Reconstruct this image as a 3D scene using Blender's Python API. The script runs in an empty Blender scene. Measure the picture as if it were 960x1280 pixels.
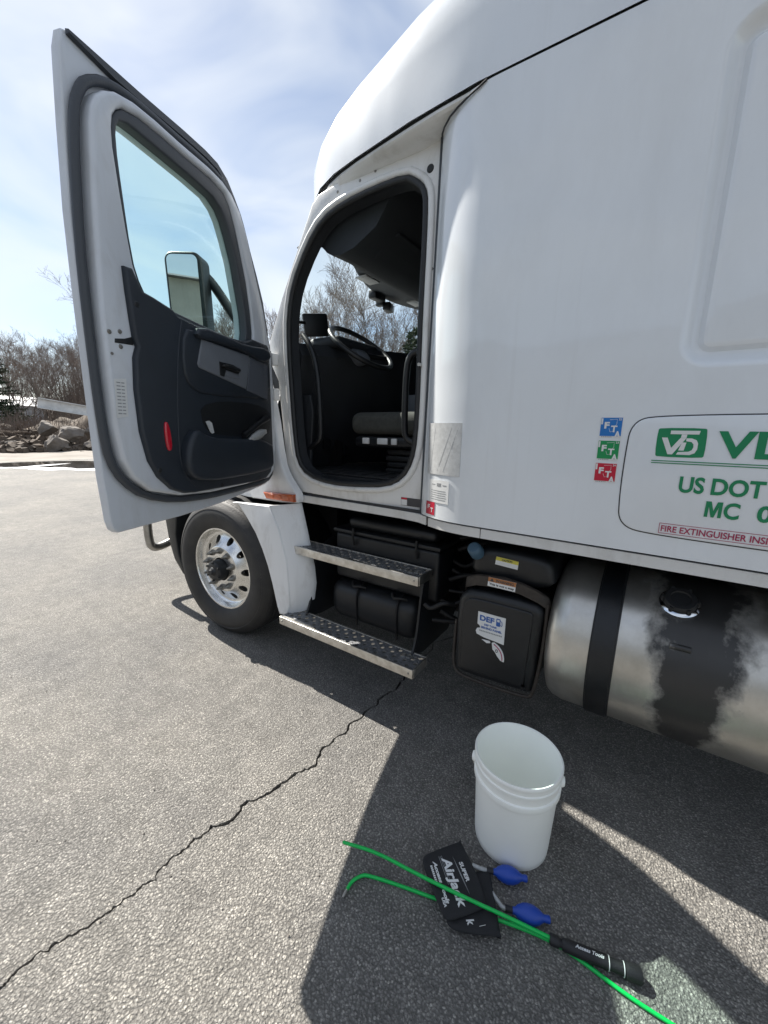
import bpy, bmesh, math, random
from mathutils import Vector, Matrix, noise
random.seed(7)
S = bpy.context.scene
COL = S.collection
R = math.radians

# ------------------------------------------------------------------ camera
yaw, pitch, roll, cam_h = 0.60041, 0.20909, 0.01494, 1.510
fw = Vector((-math.sin(yaw)*math.cos(pitch), math.cos(yaw)*math.cos(pitch), -math.sin(pitch)))
rt = Vector((math.cos(yaw), math.sin(yaw), 0)); up = rt.cross(fw)
rt, up = rt*math.cos(roll) + up*math.sin(roll), up*math.cos(roll) - rt*math.sin(roll)
cd = bpy.data.cameras.new('camera'); cam = bpy.data.objects.new('camera', cd); COL.objects.link(cam)
cd.sensor_fit = 'HORIZONTAL'; cd.sensor_width = 36; cd.lens = 493.58/960*36
cd.clip_start = 0.02; cd.clip_end = 2000
m = Matrix((rt, up, -fw)).transposed().to_4x4(); m.translation = (0, 0, cam_h)
cam.matrix_world = m
S.camera = cam

# ------------------------------------------------------------------ sky, sun, exposure
SUN = Vector((-0.94, 0.072, 1.0)).normalized()
elev = math.asin(SUN.z); azim = math.atan2(SUN.x, SUN.y)
W = bpy.data.worlds.new('World'); S.world = W; W.use_nodes = True
nt = W.node_tree; nt.nodes.clear()
def N(nt, t, **k):
    n = nt.nodes.new(t)
    for a, b in k.items():
        if a.startswith('i_'):
            key = a[2:]
            n.inputs[int(key) if key.isdigit() else key.replace('_', ' ')].default_value = b
        else: setattr(n, a, b)
    return n
sky = N(nt, 'ShaderNodeTexSky', sky_type='NISHITA', sun_disc=False, sun_elevation=elev, sun_rotation=azim,
        altitude=100, air_density=1.0, dust_density=0.5, ozone_density=1.6)
tc = N(nt, 'ShaderNodeTexCoord')
mp = N(nt, 'ShaderNodeMapping'); mp.inputs['Scale'].default_value = (1.0, 1.6, 3.4); mp.inputs['Rotation'].default_value = (0.25, 0.35, 0.5); mp.inputs['Location'].default_value = (7.7, 2.1, 0.3)
nz = N(nt, 'ShaderNodeTexNoise', i_Scale=1.7, i_Detail=4.5, i_Roughness=0.5, i_Distortion=0.5)
cr = N(nt, 'ShaderNodeValToRGB'); cr.color_ramp.elements[0].position = 0.36; cr.color_ramp.elements[1].position = 0.76
cr.color_ramp.elements[0].color = (0.10, 0.10, 0.10, 1); cr.color_ramp.elements[1].color = (0.95, 0.95, 0.95, 1)
mx = N(nt, 'ShaderNodeMix', data_type='RGBA')
veil = N(nt, 'ShaderNodeRGB'); veil.outputs[0].default_value = (5.3, 5.5, 5.65, 1)   # thin high cloud, spread over the unseen sky too to lift the shade
bg = N(nt, 'ShaderNodeBackground', i_Strength=0.085); wo = N(nt, 'ShaderNodeOutputWorld')
L = nt.links.new
L(tc.outputs['Generated'], mp.inputs[0]); L(mp.outputs[0], nz.inputs['Vector']); L(nz.outputs['Fac'], cr.inputs[0])
hs = N(nt, 'ShaderNodeHueSaturation', i_Saturation=0.95, i_Value=0.74); L(sky.outputs[0], hs.inputs['Color'])
L(cr.outputs[0], mx.inputs[0]); L(hs.outputs[0], mx.inputs[6]); L(veil.outputs[0], mx.inputs[7])
L(mx.outputs[2], bg.inputs[0]); L(bg.outputs[0], wo.inputs[0])

sd = bpy.data.lights.new('sun', 'SUN'); sd.energy = 4.7; sd.angle = R(0.5); sd.color = (1.0, 0.95, 0.87)
so = bpy.data.objects.new('sun', sd); COL.objects.link(so); so.location = (-20, 1, 22)
so.rotation_euler = (-SUN).to_track_quat('-Z', 'Y').to_euler()
S.view_settings.view_transform = 'Standard'; S.view_settings.look = 'None'
S.view_settings.exposure = 1.22; S.view_settings.gamma = 1; S.view_settings.use_curve_mapping = False
S.render.resolution_x = 768; S.render.resolution_y = 1024
S.render.engine = 'CYCLES'
S.cycles.max_bounces = 9; S.cycles.diffuse_bounces = 8; S.cycles.transparent_max_bounces = 16; S.cycles.caustics_reflective = False

# ------------------------------------------------------------------ materials
def mat(name, col, rough=0.5, metal=0.0, spec=0.5, coat=0.0, var=0.0, vscale=8.0, bump=0.0, bscale=60.0, col2=None, detail=4.0, emis=None):
    M = bpy.data.materials.new(name); M.use_nodes = True; t = M.node_tree
    b = t.nodes['Principled BSDF']
    b.inputs['Base Color'].default_value = (*col, 1); b.inputs['Roughness'].default_value = rough
    b.inputs['Metallic'].default_value = metal; b.inputs['Specular IOR Level'].default_value = spec
    b.inputs['Coat Weight'].default_value = coat; b.inputs['Coat Roughness'].default_value = 0.04
    g = N(t, 'ShaderNodeTexCoord')
    if var or col2:
        n = N(t, 'ShaderNodeTexNoise', i_Scale=vscale, i_Detail=detail, i_Roughness=0.6)
        r = N(t, 'ShaderNodeValToRGB'); e = r.color_ramp.elements
        e[0].position = 0.32; e[1].position = 0.68
        c2 = col2 if col2 else tuple(c*(1-var) for c in col)
        e[0].color = (*c2, 1); e[1].color = (*col, 1)
        t.links.new(g.outputs['Object'], n.inputs['Vector']); t.links.new(n.outputs['Fac'], r.inputs[0])
        t.links.new(r.outputs[0], b.inputs['Base Color'])
    if bump:
        n2 = N(t, 'ShaderNodeTexNoise', i_Scale=bscale, i_Detail=5.0)
        bp = N(t, 'ShaderNodeBump', i_Strength=bump, i_Distance=0.01)
        t.links.new(g.outputs['Object'], n2.inputs['Vector']); t.links.new(n2.outputs['Fac'], bp.inputs['Height'])
        t.links.new(bp.outputs[0], b.inputs['Normal'])
    return M

def paint(name, col, dirt=0.25, dirtcol=(0.30, 0.28, 0.24), rough=0.32, coat=0.5, wave=0.02, dscale=3.0, lo=0.5, hi=0.75, streak=0.06):
    """white truck paint: clear coat, faint road film, gentle panel waviness"""
    M = bpy.data.materials.new(name); M.use_nodes = True; t = M.node_tree; b = t.nodes['Principled BSDF']
    b.inputs['Roughness'].default_value = rough; b.inputs['Coat Weight'].default_value = coat
    b.inputs['Coat Roughness'].default_value = 0.06
    g = N(t, 'ShaderNodeTexCoord')
    mp = N(t, 'ShaderNodeMapping'); mp.inputs['Scale'].default_value = (1.0, 1.0, 0.45)
    n = N(t, 'ShaderNodeTexNoise', i_Scale=dscale, i_Detail=9.0, i_Roughness=0.68, i_Distortion=0.4)
    r = N(t, 'ShaderNodeValToRGB'); e = r.color_ramp.elements
    e[0].position = lo; e[1].position = hi; e[0].color = (0, 0, 0, 1); e[1].color = (dirt, dirt, dirt, 1)
    x = N(t, 'ShaderNodeMix', data_type='RGBA'); x.inputs[6].default_value = (*col, 1); x.inputs[7].default_value = (*dirtcol, 1)
    sp = N(t, 'ShaderNodeTexNoise', i_Scale=170.0, i_Detail=2.0)
    r2 = N(t, 'ShaderNodeValToRGB'); r2.color_ramp.elements[0].position = 0.70; r2.color_ramp.elements[1].position = 0.78
    r2.color_ramp.elements[1].color = (dirt*0.9, dirt*0.9, dirt*0.9, 1)
    ad = N(t, 'ShaderNodeMath', operation='MAXIMUM')
    t.links.new(g.outputs['Object'], mp.inputs[0]); t.links.new(mp.outputs[0], n.inputs['Vector'])
    t.links.new(g.outputs['Object'], sp.inputs['Vector'])
    t.links.new(n.outputs['Fac'], r.inputs[0]); t.links.new(sp.outputs['Fac'], r2.inputs[0])
    t.links.new(r.outputs[0], ad.inputs[0]); t.links.new(r2.outputs[0], ad.inputs[1])
    ms = N(t, 'ShaderNodeMapping'); ms.inputs['Scale'].default_value = (26.0, 26.0, 0.9)      # rain runs
    ns = N(t, 'ShaderNodeTexNoise', i_Scale=1.0, i_Detail=6.0, i_Roughness=0.6); r3 = N(t, 'ShaderNodeValToRGB')
    r3.color_ramp.elements[0].position = 0.55; r3.color_ramp.elements[1].position = 0.78; r3.color_ramp.elements[1].color = (streak*2, streak*2, streak*2, 1)
    t.links.new(g.outputs['Object'], ms.inputs[0]); t.links.new(ms.outputs[0], ns.inputs['Vector']); t.links.new(ns.outputs['Fac'], r3.inputs[0])
    a2 = N(t, 'ShaderNodeMath', operation='MAXIMUM'); t.links.new(ad.outputs[0], a2.inputs[0]); t.links.new(r3.outputs[0], a2.inputs[1])
    t.links.new(a2.outputs[0], x.inputs[0]); t.links.new(x.outputs[2], b.inputs['Base Color'])
    w = N(t, 'ShaderNodeTexNoise', i_Scale=2.2, i_Detail=1.0)
    bp = N(t, 'ShaderNodeBump', i_Strength=1.0, i_Distance=wave)
    t.links.new(g.outputs['Object'], w.inputs['Vector']); t.links.new(w.outputs['Fac'], bp.inputs['Height'])
    t.links.new(bp.outputs[0], b.inputs['Normal']); t.links.new(bp.outputs[0], b.inputs['Coat Normal'])
    return M

def glass(name, tint, refl=0.5):
    """flat pane: tinted transmission plus Fresnel mirror"""
    M = bpy.data.materials.new(name); M.use_nodes = True; t = M.node_tree; t.nodes.clear()
    o = N(t, 'ShaderNodeOutputMaterial'); a = N(t, 'ShaderNodeBsdfTransparent'); a.inputs[0].default_value = (*tint, 1)
    g = N(t, 'ShaderNodeBsdfGlossy', i_Roughness=0.02); f = N(t, 'ShaderNodeLayerWeight', i_Blend=0.5)
    pw = N(t, 'ShaderNodeMath', operation='POWER'); pw.inputs[1].default_value = 5.0
    mm = N(t, 'ShaderNodeMath', operation='MULTIPLY_ADD'); mm.inputs[1].default_value = refl; mm.inputs[2].default_value = 0.03
    x = N(t, 'ShaderNodeMixShader')
    t.links.new(f.outputs['Facing'], pw.inputs[0]); t.links.new(pw.outputs[0], mm.inputs[0]); t.links.new(mm.outputs[0], x.inputs[0])
    t.links.new(a.outputs[0], x.inputs[1]); t.links.new(g.outputs[0], x.inputs[2]); t.links.new(x.outputs[0], o.inputs[0])
    return M

def asphalt_mat():
    M = bpy.data.materials.new('asphalt'); M.use_nodes = True; t = M.node_tree; b = t.nodes['Principled BSDF']; l = t.links.new
    g = N(t, 'ShaderNodeTexCoord')
    wn = N(t, 'ShaderNodeTexNoise', i_Scale=110.0, i_Detail=3.0)
    vm = N(t, 'ShaderNodeVectorMath', operation='MULTIPLY_ADD'); vm.inputs[1].default_value = (0.009, 0.009, 0.009)
    l(g.outputs['Object'], wn.inputs['Vector']); l(wn.outputs['Color'], vm.inputs[0]); l(g.outputs['Object'], vm.inputs[2])
    v = N(t, 'ShaderNodeTexVoronoi', i_Scale=135.0); v2 = N(t, 'ShaderNodeTexVoronoi', i_Scale=260.0)
    l(vm.outputs[0], v.inputs['Vector']); l(vm.outputs[0], v2.inputs['Vector'])
    big = N(t, 'ShaderNodeTexNoise', i_Scale=0.9, i_Detail=6.0, i_Roughness=0.6)
    mid = N(t, 'ShaderNodeTexNoise', i_Scale=9.0, i_Detail=5.0, i_Roughness=0.65)
    fine = N(t, 'ShaderNodeTexNoise', i_Scale=420.0, i_Detail=3.0)
    for n in (big, mid, fine): l(g.outputs['Object'], n.inputs['Vector'])
    # stone tone: random per cell
    sep = N(t, 'ShaderNodeSeparateColor'); l(v.outputs['Color'], sep.inputs[0])
    r = N(t, 'ShaderNodeValToRGB'); e = r.color_ramp.elements
    e[0].position = 0.0; e[0].color = (0.165, 0.160, 0.152, 1); e[1].position = 1.0; e[1].color = (0.42, 0.405, 0.375, 1)
    k = e.new(0.5); k.color = (0.232, 0.226, 0.214, 1); k = e.new(0.88); k.color = (0.31, 0.30, 0.282, 1)
    l(sep.outputs[0], r.inputs[0])
    # binder between the stones
    ed = N(t, 'ShaderNodeValToRGB'); ed.color_ramp.elements[0].position = 0.30; ed.color_ramp.elements[1].position = 0.62
    l(v.outputs['Distance'], ed.inputs[0])
    x1 = N(t, 'ShaderNodeMix', data_type='RGBA'); x1.inputs[7].default_value = (0.125, 0.121, 0.115, 1)
    l(ed.outputs[0], x1.inputs[0]); l(r.outputs[0], x1.inputs[6])
    # slow tonal drift, dusty traffic film
    dr = N(t, 'ShaderNodeValToRGB'); dr.color_ramp.elements[0].position = 0.3; dr.color_ramp.elements[1].position = 0.72
    dr.color_ramp.elements[0].color = (0.90, 0.90, 0.91, 1); dr.color_ramp.elements[1].color = (1.38, 1.345, 1.275, 1)
    ml = N(t, 'ShaderNodeMix', data_type='RGBA', blend_type='MULTIPLY'); ml.inputs[0].default_value = 1.0
    l(big.outputs['Fac'], dr.inputs[0]); l(x1.outputs[2], ml.inputs[6]); l(dr.outputs[0], ml.inputs[7])
    dm = N(t, 'ShaderNodeValToRGB'); dm.color_ramp.elements[0].position = 0.35; dm.color_ramp.elements[1].position = 0.7
    dm.color_ramp.elements[0].color = (0.82, 0.82, 0.82, 1); dm.color_ramp.elements[1].color = (1.12, 1.12, 1.12, 1)
    ml2 = N(t, 'ShaderNodeMix', data_type='RGBA', blend_type='MULTIPLY'); ml2.inputs[0].default_value = 1.0
    l(mid.outputs['Fac'], dm.inputs[0]); l(ml.outputs[2], ml2.inputs[6]); l(dm.outputs[0], ml2.inputs[7])
    l(ml2.outputs[2], b.inputs['Base Color'])
    b.inputs['Roughness'].default_value = 0.72; b.inputs['Specular IOR Level'].default_value = 0.35
    # relief
    inv = N(t, 'ShaderNodeMath', operation='SUBTRACT'); inv.inputs[0].default_value = 1.0; l(v.outputs['Distance'], inv.inputs[1])
    i2 = N(t, 'ShaderNodeMath', operation='MULTIPLY'); i2.inputs[1].default_value = -0.35; l(v2.outputs['Distance'], i2.inputs[0])
    ad = N(t, 'ShaderNodeMath', operation='ADD'); l(inv.outputs[0], ad.inputs[0]); l(i2.outputs[0], ad.inputs[1])
    a3 = N(t, 'ShaderNodeMath', operation='MULTIPLY_ADD'); a3.inputs[1].default_value = 0.5; l(sep.outputs[1], a3.inputs[0]); l(ad.outputs[0], a3.inputs[2])
    a2 = N(t, 'ShaderNodeMath', operation='MULTIPLY_ADD'); a2.inputs[1].default_value = 0.35; l(fine.outputs['Fac'], a2.inputs[0]); l(a3.outputs[0], a2.inputs[2])
    a4 = N(t, 'ShaderNodeMath', operation='MULTIPLY_ADD'); a4.inputs[1].default_value = 2.0; l(mid.outputs['Fac'], a4.inputs[0]); l(a2.outputs[0], a4.inputs[2])
    bp = N(t, 'ShaderNodeBump', i_Strength=1.0, i_Distance=0.0056); l(a4.outputs[0], bp.inputs['Height']); l(bp.outputs[0], b.inputs['Normal'])
    return M

def tank_mat():
    """brushed aluminium with a black fuel and dust stain round the filler"""
    M = bpy.data.materials.new('tank_aluminium'); M.use_nodes = True; t = M.node_tree; b = t.nodes['Principled BSDF']; l = t.links.new
    g = N(t, 'ShaderNodeTexCoord')
    mp = N(t, 'ShaderNodeMapping'); mp.inputs['Scale'].default_value = (60.0, 1.2, 1.2)
    n = N(t, 'ShaderNodeTexNoise', i_Scale=3.0, i_Detail=4.0); l(g.outputs['Object'], mp.inputs[0]); l(mp.outputs[0], n.inputs['Vector'])
    film = N(t, 'ShaderNodeTexNoise', i_Scale=5.0, i_Detail=7.0, i_Roughness=0.65); l(g.outputs['Object'], film.inputs['Vector'])
    fr = N(t, 'ShaderNodeValToRGB'); fr.color_ramp.elements[0].position = 0.3; fr.color_ramp.elements[1].position = 0.7
    fr.color_ramp.elements[0].color = (0.46, 0.44, 0.395, 1); fr.color_ramp.elements[1].color = (0.68, 0.665, 0.63, 1); l(film.outputs['Fac'], fr.inputs[0])
    # stain mask from the position along the tank (x) and streaky noise
    sx = N(t, 'ShaderNodeSeparateXYZ'); l(g.outputs['Object'], sx.inputs[0])
    mp2 = N(t, 'ShaderNodeMapping'); mp2.inputs['Scale'].default_value = (1.0, 0.8, 0.8); l(g.outputs['Object'], mp2.inputs[0])
    sn = N(t, 'ShaderNodeTexNoise', i_Scale=11.0, i_Detail=9.0, i_Roughness=0.62, i_Distortion=0.1); l(mp2.outputs[0], sn.inputs['Vector'])
    c0 = N(t, 'ShaderNodeMath', operation='SUBTRACT'); c0.inputs[1].default_value = 0.195; l(sx.outputs[0], c0.inputs[0])
    c1 = N(t, 'ShaderNodeMath', operation='ABSOLUTE'); l(c0.outputs[0], c1.inputs[0])
    zw = N(t, 'ShaderNodeMapRange'); zw.inputs[1].default_value = 0.32; zw.inputs[2].default_value = 0.80; zw.inputs[3].default_value = 0.075; zw.inputs[4].default_value = 0.135
    l(sx.outputs[2], zw.inputs[0])
    c2 = N(t, 'ShaderNodeMath', operation='DIVIDE'); l(c1.outputs[0], c2.inputs[0]); l(zw.outputs[0], c2.inputs[1])
    c3 = N(t, 'ShaderNodeMath', operation='MULTIPLY_ADD'); c3.inputs[1].default_value = 2.0; l(sn.outputs['Fac'], c3.inputs[0]); l(c2.outputs[0], c3.inputs[2])
    sr = N(t, 'ShaderNodeValToRGB'); sr.color_ramp.elements[0].position = 0.74; sr.color_ramp.elements[1].position = 1.0
    ds = N(t, 'ShaderNodeMath', operation='MULTIPLY'); ds.inputs[1].default_value = 0.45; l(c3.outputs[0], ds.inputs[0]); l(ds.outputs[0], sr.inputs[0])
    sr.color_ramp.elements[0].color = (0.97, 0.97, 0.97, 1); sr.color_ramp.elements[1].color = (0, 0, 0, 1)
    x = N(t, 'ShaderNodeMix', data_type='RGBA'); x.inputs[7].default_value = (0.017, 0.017, 0.018, 1)
    l(sr.outputs[0], x.inputs[0]); l(fr.outputs[0], x.inputs[6]); l(x.outputs[2], b.inputs['Base Color'])
    im = N(t, 'ShaderNodeMath', operation='MULTIPLY_ADD'); im.inputs[1].default_value = -0.85; im.inputs[2].default_value = 0.85; l(sr.outputs[0], im.inputs[0]); l(im.outputs[0], b.inputs['Metallic'])
    rr = N(t, 'ShaderNodeMath', operation='MULTIPLY_ADD'); rr.inputs[1].default_value = 0.20; rr.inputs[2].default_value = 0.26; l(n.outputs['Fac'], rr.inputs[0])
    l(rr.outputs[0], b.inputs['Roughness'])
    bp = N(t, 'ShaderNodeBump', i_Strength=0.25, i_Distance=0.002); l(n.outputs['Fac'], bp.inputs['Height']); l(bp.outputs[0], b.inputs['Normal'])
    return M

MT = dict(
    white=paint('white_paint', (0.735, 0.770, 0.805), dirt=0.16, lo=0.42, hi=0.8, coat=1.0, wave=0.012, streak=0.05),
    jamb=paint('white_jamb_paint', (0.74, 0.74, 0.73), dirt=0.45, dirtcol=(0.27, 0.24, 0.19), coat=0.25, rough=0.4, wave=0.004, dscale=7.0),
    fair=paint('scuffed_white_paint', (0.76, 0.77, 0.78), dirt=0.35, coat=0.3, rough=0.4, wave=0.006, dscale=9.0),
    sill=paint('grey_white_sill_paint', (0.66, 0.66, 0.65), dirt=0.4, coat=0.2, rough=0.45, wave=0.004, dscale=8.0),
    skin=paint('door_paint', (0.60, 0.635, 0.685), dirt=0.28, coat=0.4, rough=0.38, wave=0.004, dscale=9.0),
    rubber=mat('black_rubber', (0.018, 0.019, 0.021), 0.55, bump=0.1, bscale=200),
    seal=mat('door_seal_rubber', (0.048, 0.055, 0.066), 0.5, bump=0.1, bscale=120),
    plastic=mat('black_plastic', (0.010, 0.0115, 0.014), 0.42, var=0.3, vscale=20, bump=0.12, bscale=300),
    dark=mat('dark_underbody', (0.007, 0.007, 0.008), 0.6, var=0.5, vscale=12, bump=0.3, bscale=40),
    trim=mat('charcoal_blue_trim', (0.017, 0.024, 0.035), 0.48, var=0.25, vscale=5, bump=0.15, bscale=500),
    greytrim=mat('grey_trim', (0.155, 0.17, 0.195), 0.5, bump=0.12, bscale=500, var=0.1),
    inter=mat('cab_interior', (0.015, 0.018, 0.023), 0.6, bump=0.15, bscale=300, var=0.3, vscale=6),
    headl=mat('headliner', (0.034, 0.041, 0.050), 0.7, bump=0.1, bscale=400, var=0.2, vscale=4),
    seatf=mat('seat_fabric', (0.07, 0.072, 0.065), 0.9, bump=0.35, bscale=350, var=0.3, vscale=30),
    tyre=mat('tyre_rubber', (0.016, 0.016, 0.017), 0.62, col2=(0.030, 0.029, 0.028), vscale=9, bump=0.15, bscale=80),
    alu=mat('wheel_aluminium', (0.86, 0.86, 0.85), 0.26, 1.0, col2=(0.62, 0.61, 0.58), vscale=14, bump=0.06, bscale=90),
    step=mat('step_aluminium', (0.72, 0.71, 0.68), 0.38, 1.0, col2=(0.50, 0.48, 0.44), vscale=22, bump=0.15, bscale=120),
    tread=mat('tread_dark_grit', (0.30, 0.305, 0.315), 0.45, 0.6, col2=(0.15, 0.154, 0.162), vscale=24, bump=0.3, bscale=200),
    steel=mat('dull_steel', (0.42, 0.41, 0.39), 0.35, 1.0, var=0.3, vscale=20),
    nut=mat('weathered_nut', (0.30, 0.29, 0.27), 0.42, 0.85, var=0.4, vscale=60),
    chrome=mat('chrome', (0.80, 0.81, 0.82), 0.12, 1.0),
    mirror=mat('mirror_glass', (0.86, 0.88, 0.88), 0.01, 1.0),
    tank=tank_mat(),
    amber=mat('amber_lens', (0.55, 0.11, 0.02), 0.15, coat=0.6, col2=(0.32, 0.05, 0.015), vscale=40),
    red=mat('red_reflector', (0.55, 0.012, 0.03), 0.12, coat=1.0),
    bluecap=mat('blue_cap', (0.075, 0.145, 0.215), 0.45, var=0.2),
    rust=mat('brown_strap', (0.045, 0.036, 0.030), 0.6, var=0.5, vscale=40, bump=0.2),
    label=mat('white_label', (0.72, 0.73, 0.73), 0.35, var=0.06, vscale=30),
    faded=mat('faded_label', (0.60, 0.61, 0.61), 0.4, var=0.2, vscale=60),
    ink=mat('dark_ink', (0.05, 0.05, 0.055), 0.5),
    inkgrey=mat('grey_ink', (0.28, 0.29, 0.30), 0.5),
    green=mat('sign_green', (0.0, 0.215, 0.085), 0.35, var=0.05),
    stgreen=mat('sticker_green', (0.0, 0.27, 0.08), 0.35, var=0.05),
    stblue=mat('sticker_blue', (0.01, 0.17, 0.52), 0.35, var=0.05),
    stred=mat('sticker_red', (0.52, 0.005, 0.035), 0.35, var=0.05),
    maroon=mat('maroon_ink', (0.36, 0.02, 0.08), 0.4),
    orange=mat('warning_orange', (0.42, 0.17, 0.06), 0.4, var=0.2),
    yellow=mat('caution_yellow', (0.62, 0.55, 0.08), 0.4, var=0.15),
    defblue=mat('label_blue', (0.02, 0.10, 0.36), 0.4),
    gap=mat('panel_gap', (0.035, 0.036, 0.04), 0.7),
    glassdoor=glass('tinted_door_glass', (0.835, 0.945, 0.925)),
    windsh=glass('windshield_glass', (0.90, 0.965, 0.965)),
    bucket=mat('white_polythene', (0.98, 0.985, 0.945), 0.38, var=0.03, vscale=10, bump=0.04, bscale=60),
    bag=mat('black_nylon', (0.014, 0.015, 0.018), 0.75, bump=0.4, bscale=700, var=0.3, vscale=30),
    bulb=mat('blue_rubber', (0.010, 0.055, 0.36), 0.42, bump=0.06, bscale=80),
    hose=mat('grey_hose', (0.42, 0.43, 0.43), 0.3, var=0.25, vscale=120),
    rod=mat('green_rod', (0.0, 0.52, 0.09), 0.32, var=0.12, vscale=40),
    grip=mat('black_grip', (0.012, 0.012, 0.014), 0.5, bump=0.3, bscale=300),
    asphalt=asphalt_mat(),
    crack=mat('crack_dirt', (0.030, 0.027, 0.024), 0.9, bump=0.5, bscale=200),
    dirt=mat('pale_dirt', (0.30, 0.275, 0.245), 0.9, col2=(0.17, 0.15, 0.13), vscale=0.6, bump=0.6, bscale=6, detail=9),
    hill=mat('leaf_litter', (0.17, 0.135, 0.105), 0.95, col2=(0.075, 0.062, 0.05), vscale=0.8, bump=0.8, bscale=4, detail=8),
    rock=mat('grey_boulder', (0.225, 0.20, 0.18), 0.9, col2=(0.10, 0.088, 0.075), vscale=1.6, bump=0.8, bscale=5, detail=8),
    bark=mat('grey_bark', (0.20, 0.175, 0.155), 0.9, col2=(0.12, 0.105, 0.095), vscale=3, bump=0.4, bscale=20),
    twig=mat('twigs', (0.24, 0.20, 0.175), 0.9, col2=(0.16, 0.13, 0.115), vscale=1.0),
    brush=mat('brush_stems', (0.19, 0.150, 0.125), 0.9, col2=(0.11, 0.09, 0.078), vscale=0.5),
    needle=mat('pine_needles', (0.050, 0.078, 0.036), 0.7, col2=(0.022, 0.040, 0.020), vscale=2.0),
    water=mat('puddle_water', (0.045, 0.044, 0.042), 0.06, spec=0.6, var=0.3, vscale=0.5),
    ice_glint=mat('glint_white', (0.80, 0.81, 0.83), 0.75, bump=0.4, bscale=12, var=0.1, vscale=3),  # white that paints the glint along the puddle
    plank=mat('weathered_plank', (0.26, 0.205, 0.16), 0.85, var=0.5, vscale=6, bump=0.3),
    beam=mat('pale_galvanised', (0.66, 0.67, 0.68), 0.45, 0.2, var=0.25, vscale=3),
    shedroof=mat('white_metal_roof', (0.80, 0.81, 0.83), 0.5, var=0.05),
    shedwall=mat('pale_wall', (0.52, 0.54, 0.57), 0.7, var=0.15, vscale=1.0),
    siding=mat('warehouse_siding', (0.50, 0.48, 0.43), 0.5, var=0.2, vscale=0.8),
    darkroof=mat('warehouse_roof', (0.16, 0.16, 0.17), 0.6, var=0.2),
)

# ------------------------------------------------------------------ helpers
def finish(name, bm, material, parent=None, smooth=38, **props):
    bmesh.ops.recalc_face_normals(bm, faces=bm.faces[:])
    me = bpy.data.meshes.new(name); bm.to_mesh(me); bm.free()
    mats = material if isinstance(material, (list, tuple)) else [material]
    for k in mats: me.materials.append(MT[k] if isinstance(k, str) else k)
    if smooth:
        for p in me.polygons: p.use_smooth = True
        me.set_sharp_from_angle(angle=R(smooth))
    o = bpy.data.objects.new(name, me); COL.objects.link(o)
    if parent: adopt(o, parent)
    for k, v in props.items(): o[k] = v
    return o
def wloc(o):
    p = o; v = Vector((0, 0, 0))
    while p: v = v + p.location; p = p.parent
    return v
def adopt(o, parent):
    o.parent = parent; o.location = o.location - wloc(parent)
def empty(name, loc, label, cat, group=None):
    o = bpy.data.objects.new(name, None); COL.objects.link(o); o.location = loc; o.empty_display_size = 0.2
    o['label'] = label; o['category'] = cat
    if group: o['group'] = group
    return o
def pydata(name, V, F, material, parent=None, smooth=38, **props):
    bm = bmesh.new(); vs = [bm.verts.new(v) for v in V]
    for f in F:
        try: bm.faces.new([vs[i] for i in f])
        except ValueError: pass
    return finish(name, bm, material, parent, smooth, **props)
# frames (u, v, t) -> world
def side(y): return lambda u, v, t: Vector((u, y - t, v))
def flat(z=0.0): return lambda u, v, t: Vector((u, v, z + t))

def chaikin(P, n=1, closed=True):
    for _ in range(n):
        Q = []; k = len(P)
        for i in range(k if closed else k-1):
            a, b = P[i], P[(i+1) % k]
            Q.append(tuple(0.75*x+0.25*y for x, y in zip(a, b))); Q.append(tuple(0.25*x+0.75*y for x, y in zip(a, b)))
        if not closed: Q = [P[0]] + Q + [P[-1]]
        P = Q
    return P
def area2(P): return 0.5*sum(P[i][0]*P[(i+1) % len(P)][1]-P[(i+1) % len(P)][0]*P[i][1] for i in range(len(P)))
def ccw(P): return list(P) if area2(P) > 0 else list(P)[::-1]
def offset(P, d):
    """inset a CCW loop by d (negative grows it)"""
    n = len(P); Q = []
    for i in range(n):
        a, b, c = P[i-1], P[i], P[(i+1) % n]
        e1 = Vector((b[0]-a[0], b[1]-a[1])); e2 = Vector((c[0]-b[0], c[1]-b[1]))
        if e1.length < 1e-9 or e2.length < 1e-9: Q.append(b); continue
        e1.normalize(); e2.normalize()
        n1 = Vector((-e1.y, e1.x)); n2 = Vector((-e2.y, e2.x)); nn = n1+n2
        if nn.length < 1e-6: Q.append(b); continue
        nn.normalize(); k = d/max(0.45, nn.dot(n1)); Q.append((b[0]+nn.x*k, b[1]+nn.y*k))
    return Q
def rrect(u0, v0, u1, v1, r, n=6):
    P = []
    for cx, cy, a0 in ((u1-r, v1-r, 0), (u0+r, v1-r, 90), (u0+r, v0+r, 180), (u1-r, v0+r, 270)):
        for i in range(n+1):
            a = R(a0+90*i/n); P.append((cx+r*math.cos(a), cy+r*math.sin(a)))
    return P
def circle(cu, cv, r, n=24): return [(cu+r*math.cos(2*math.pi*i/n), cv+r*math.sin(2*math.pi*i/n)) for i in range(n)]
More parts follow.
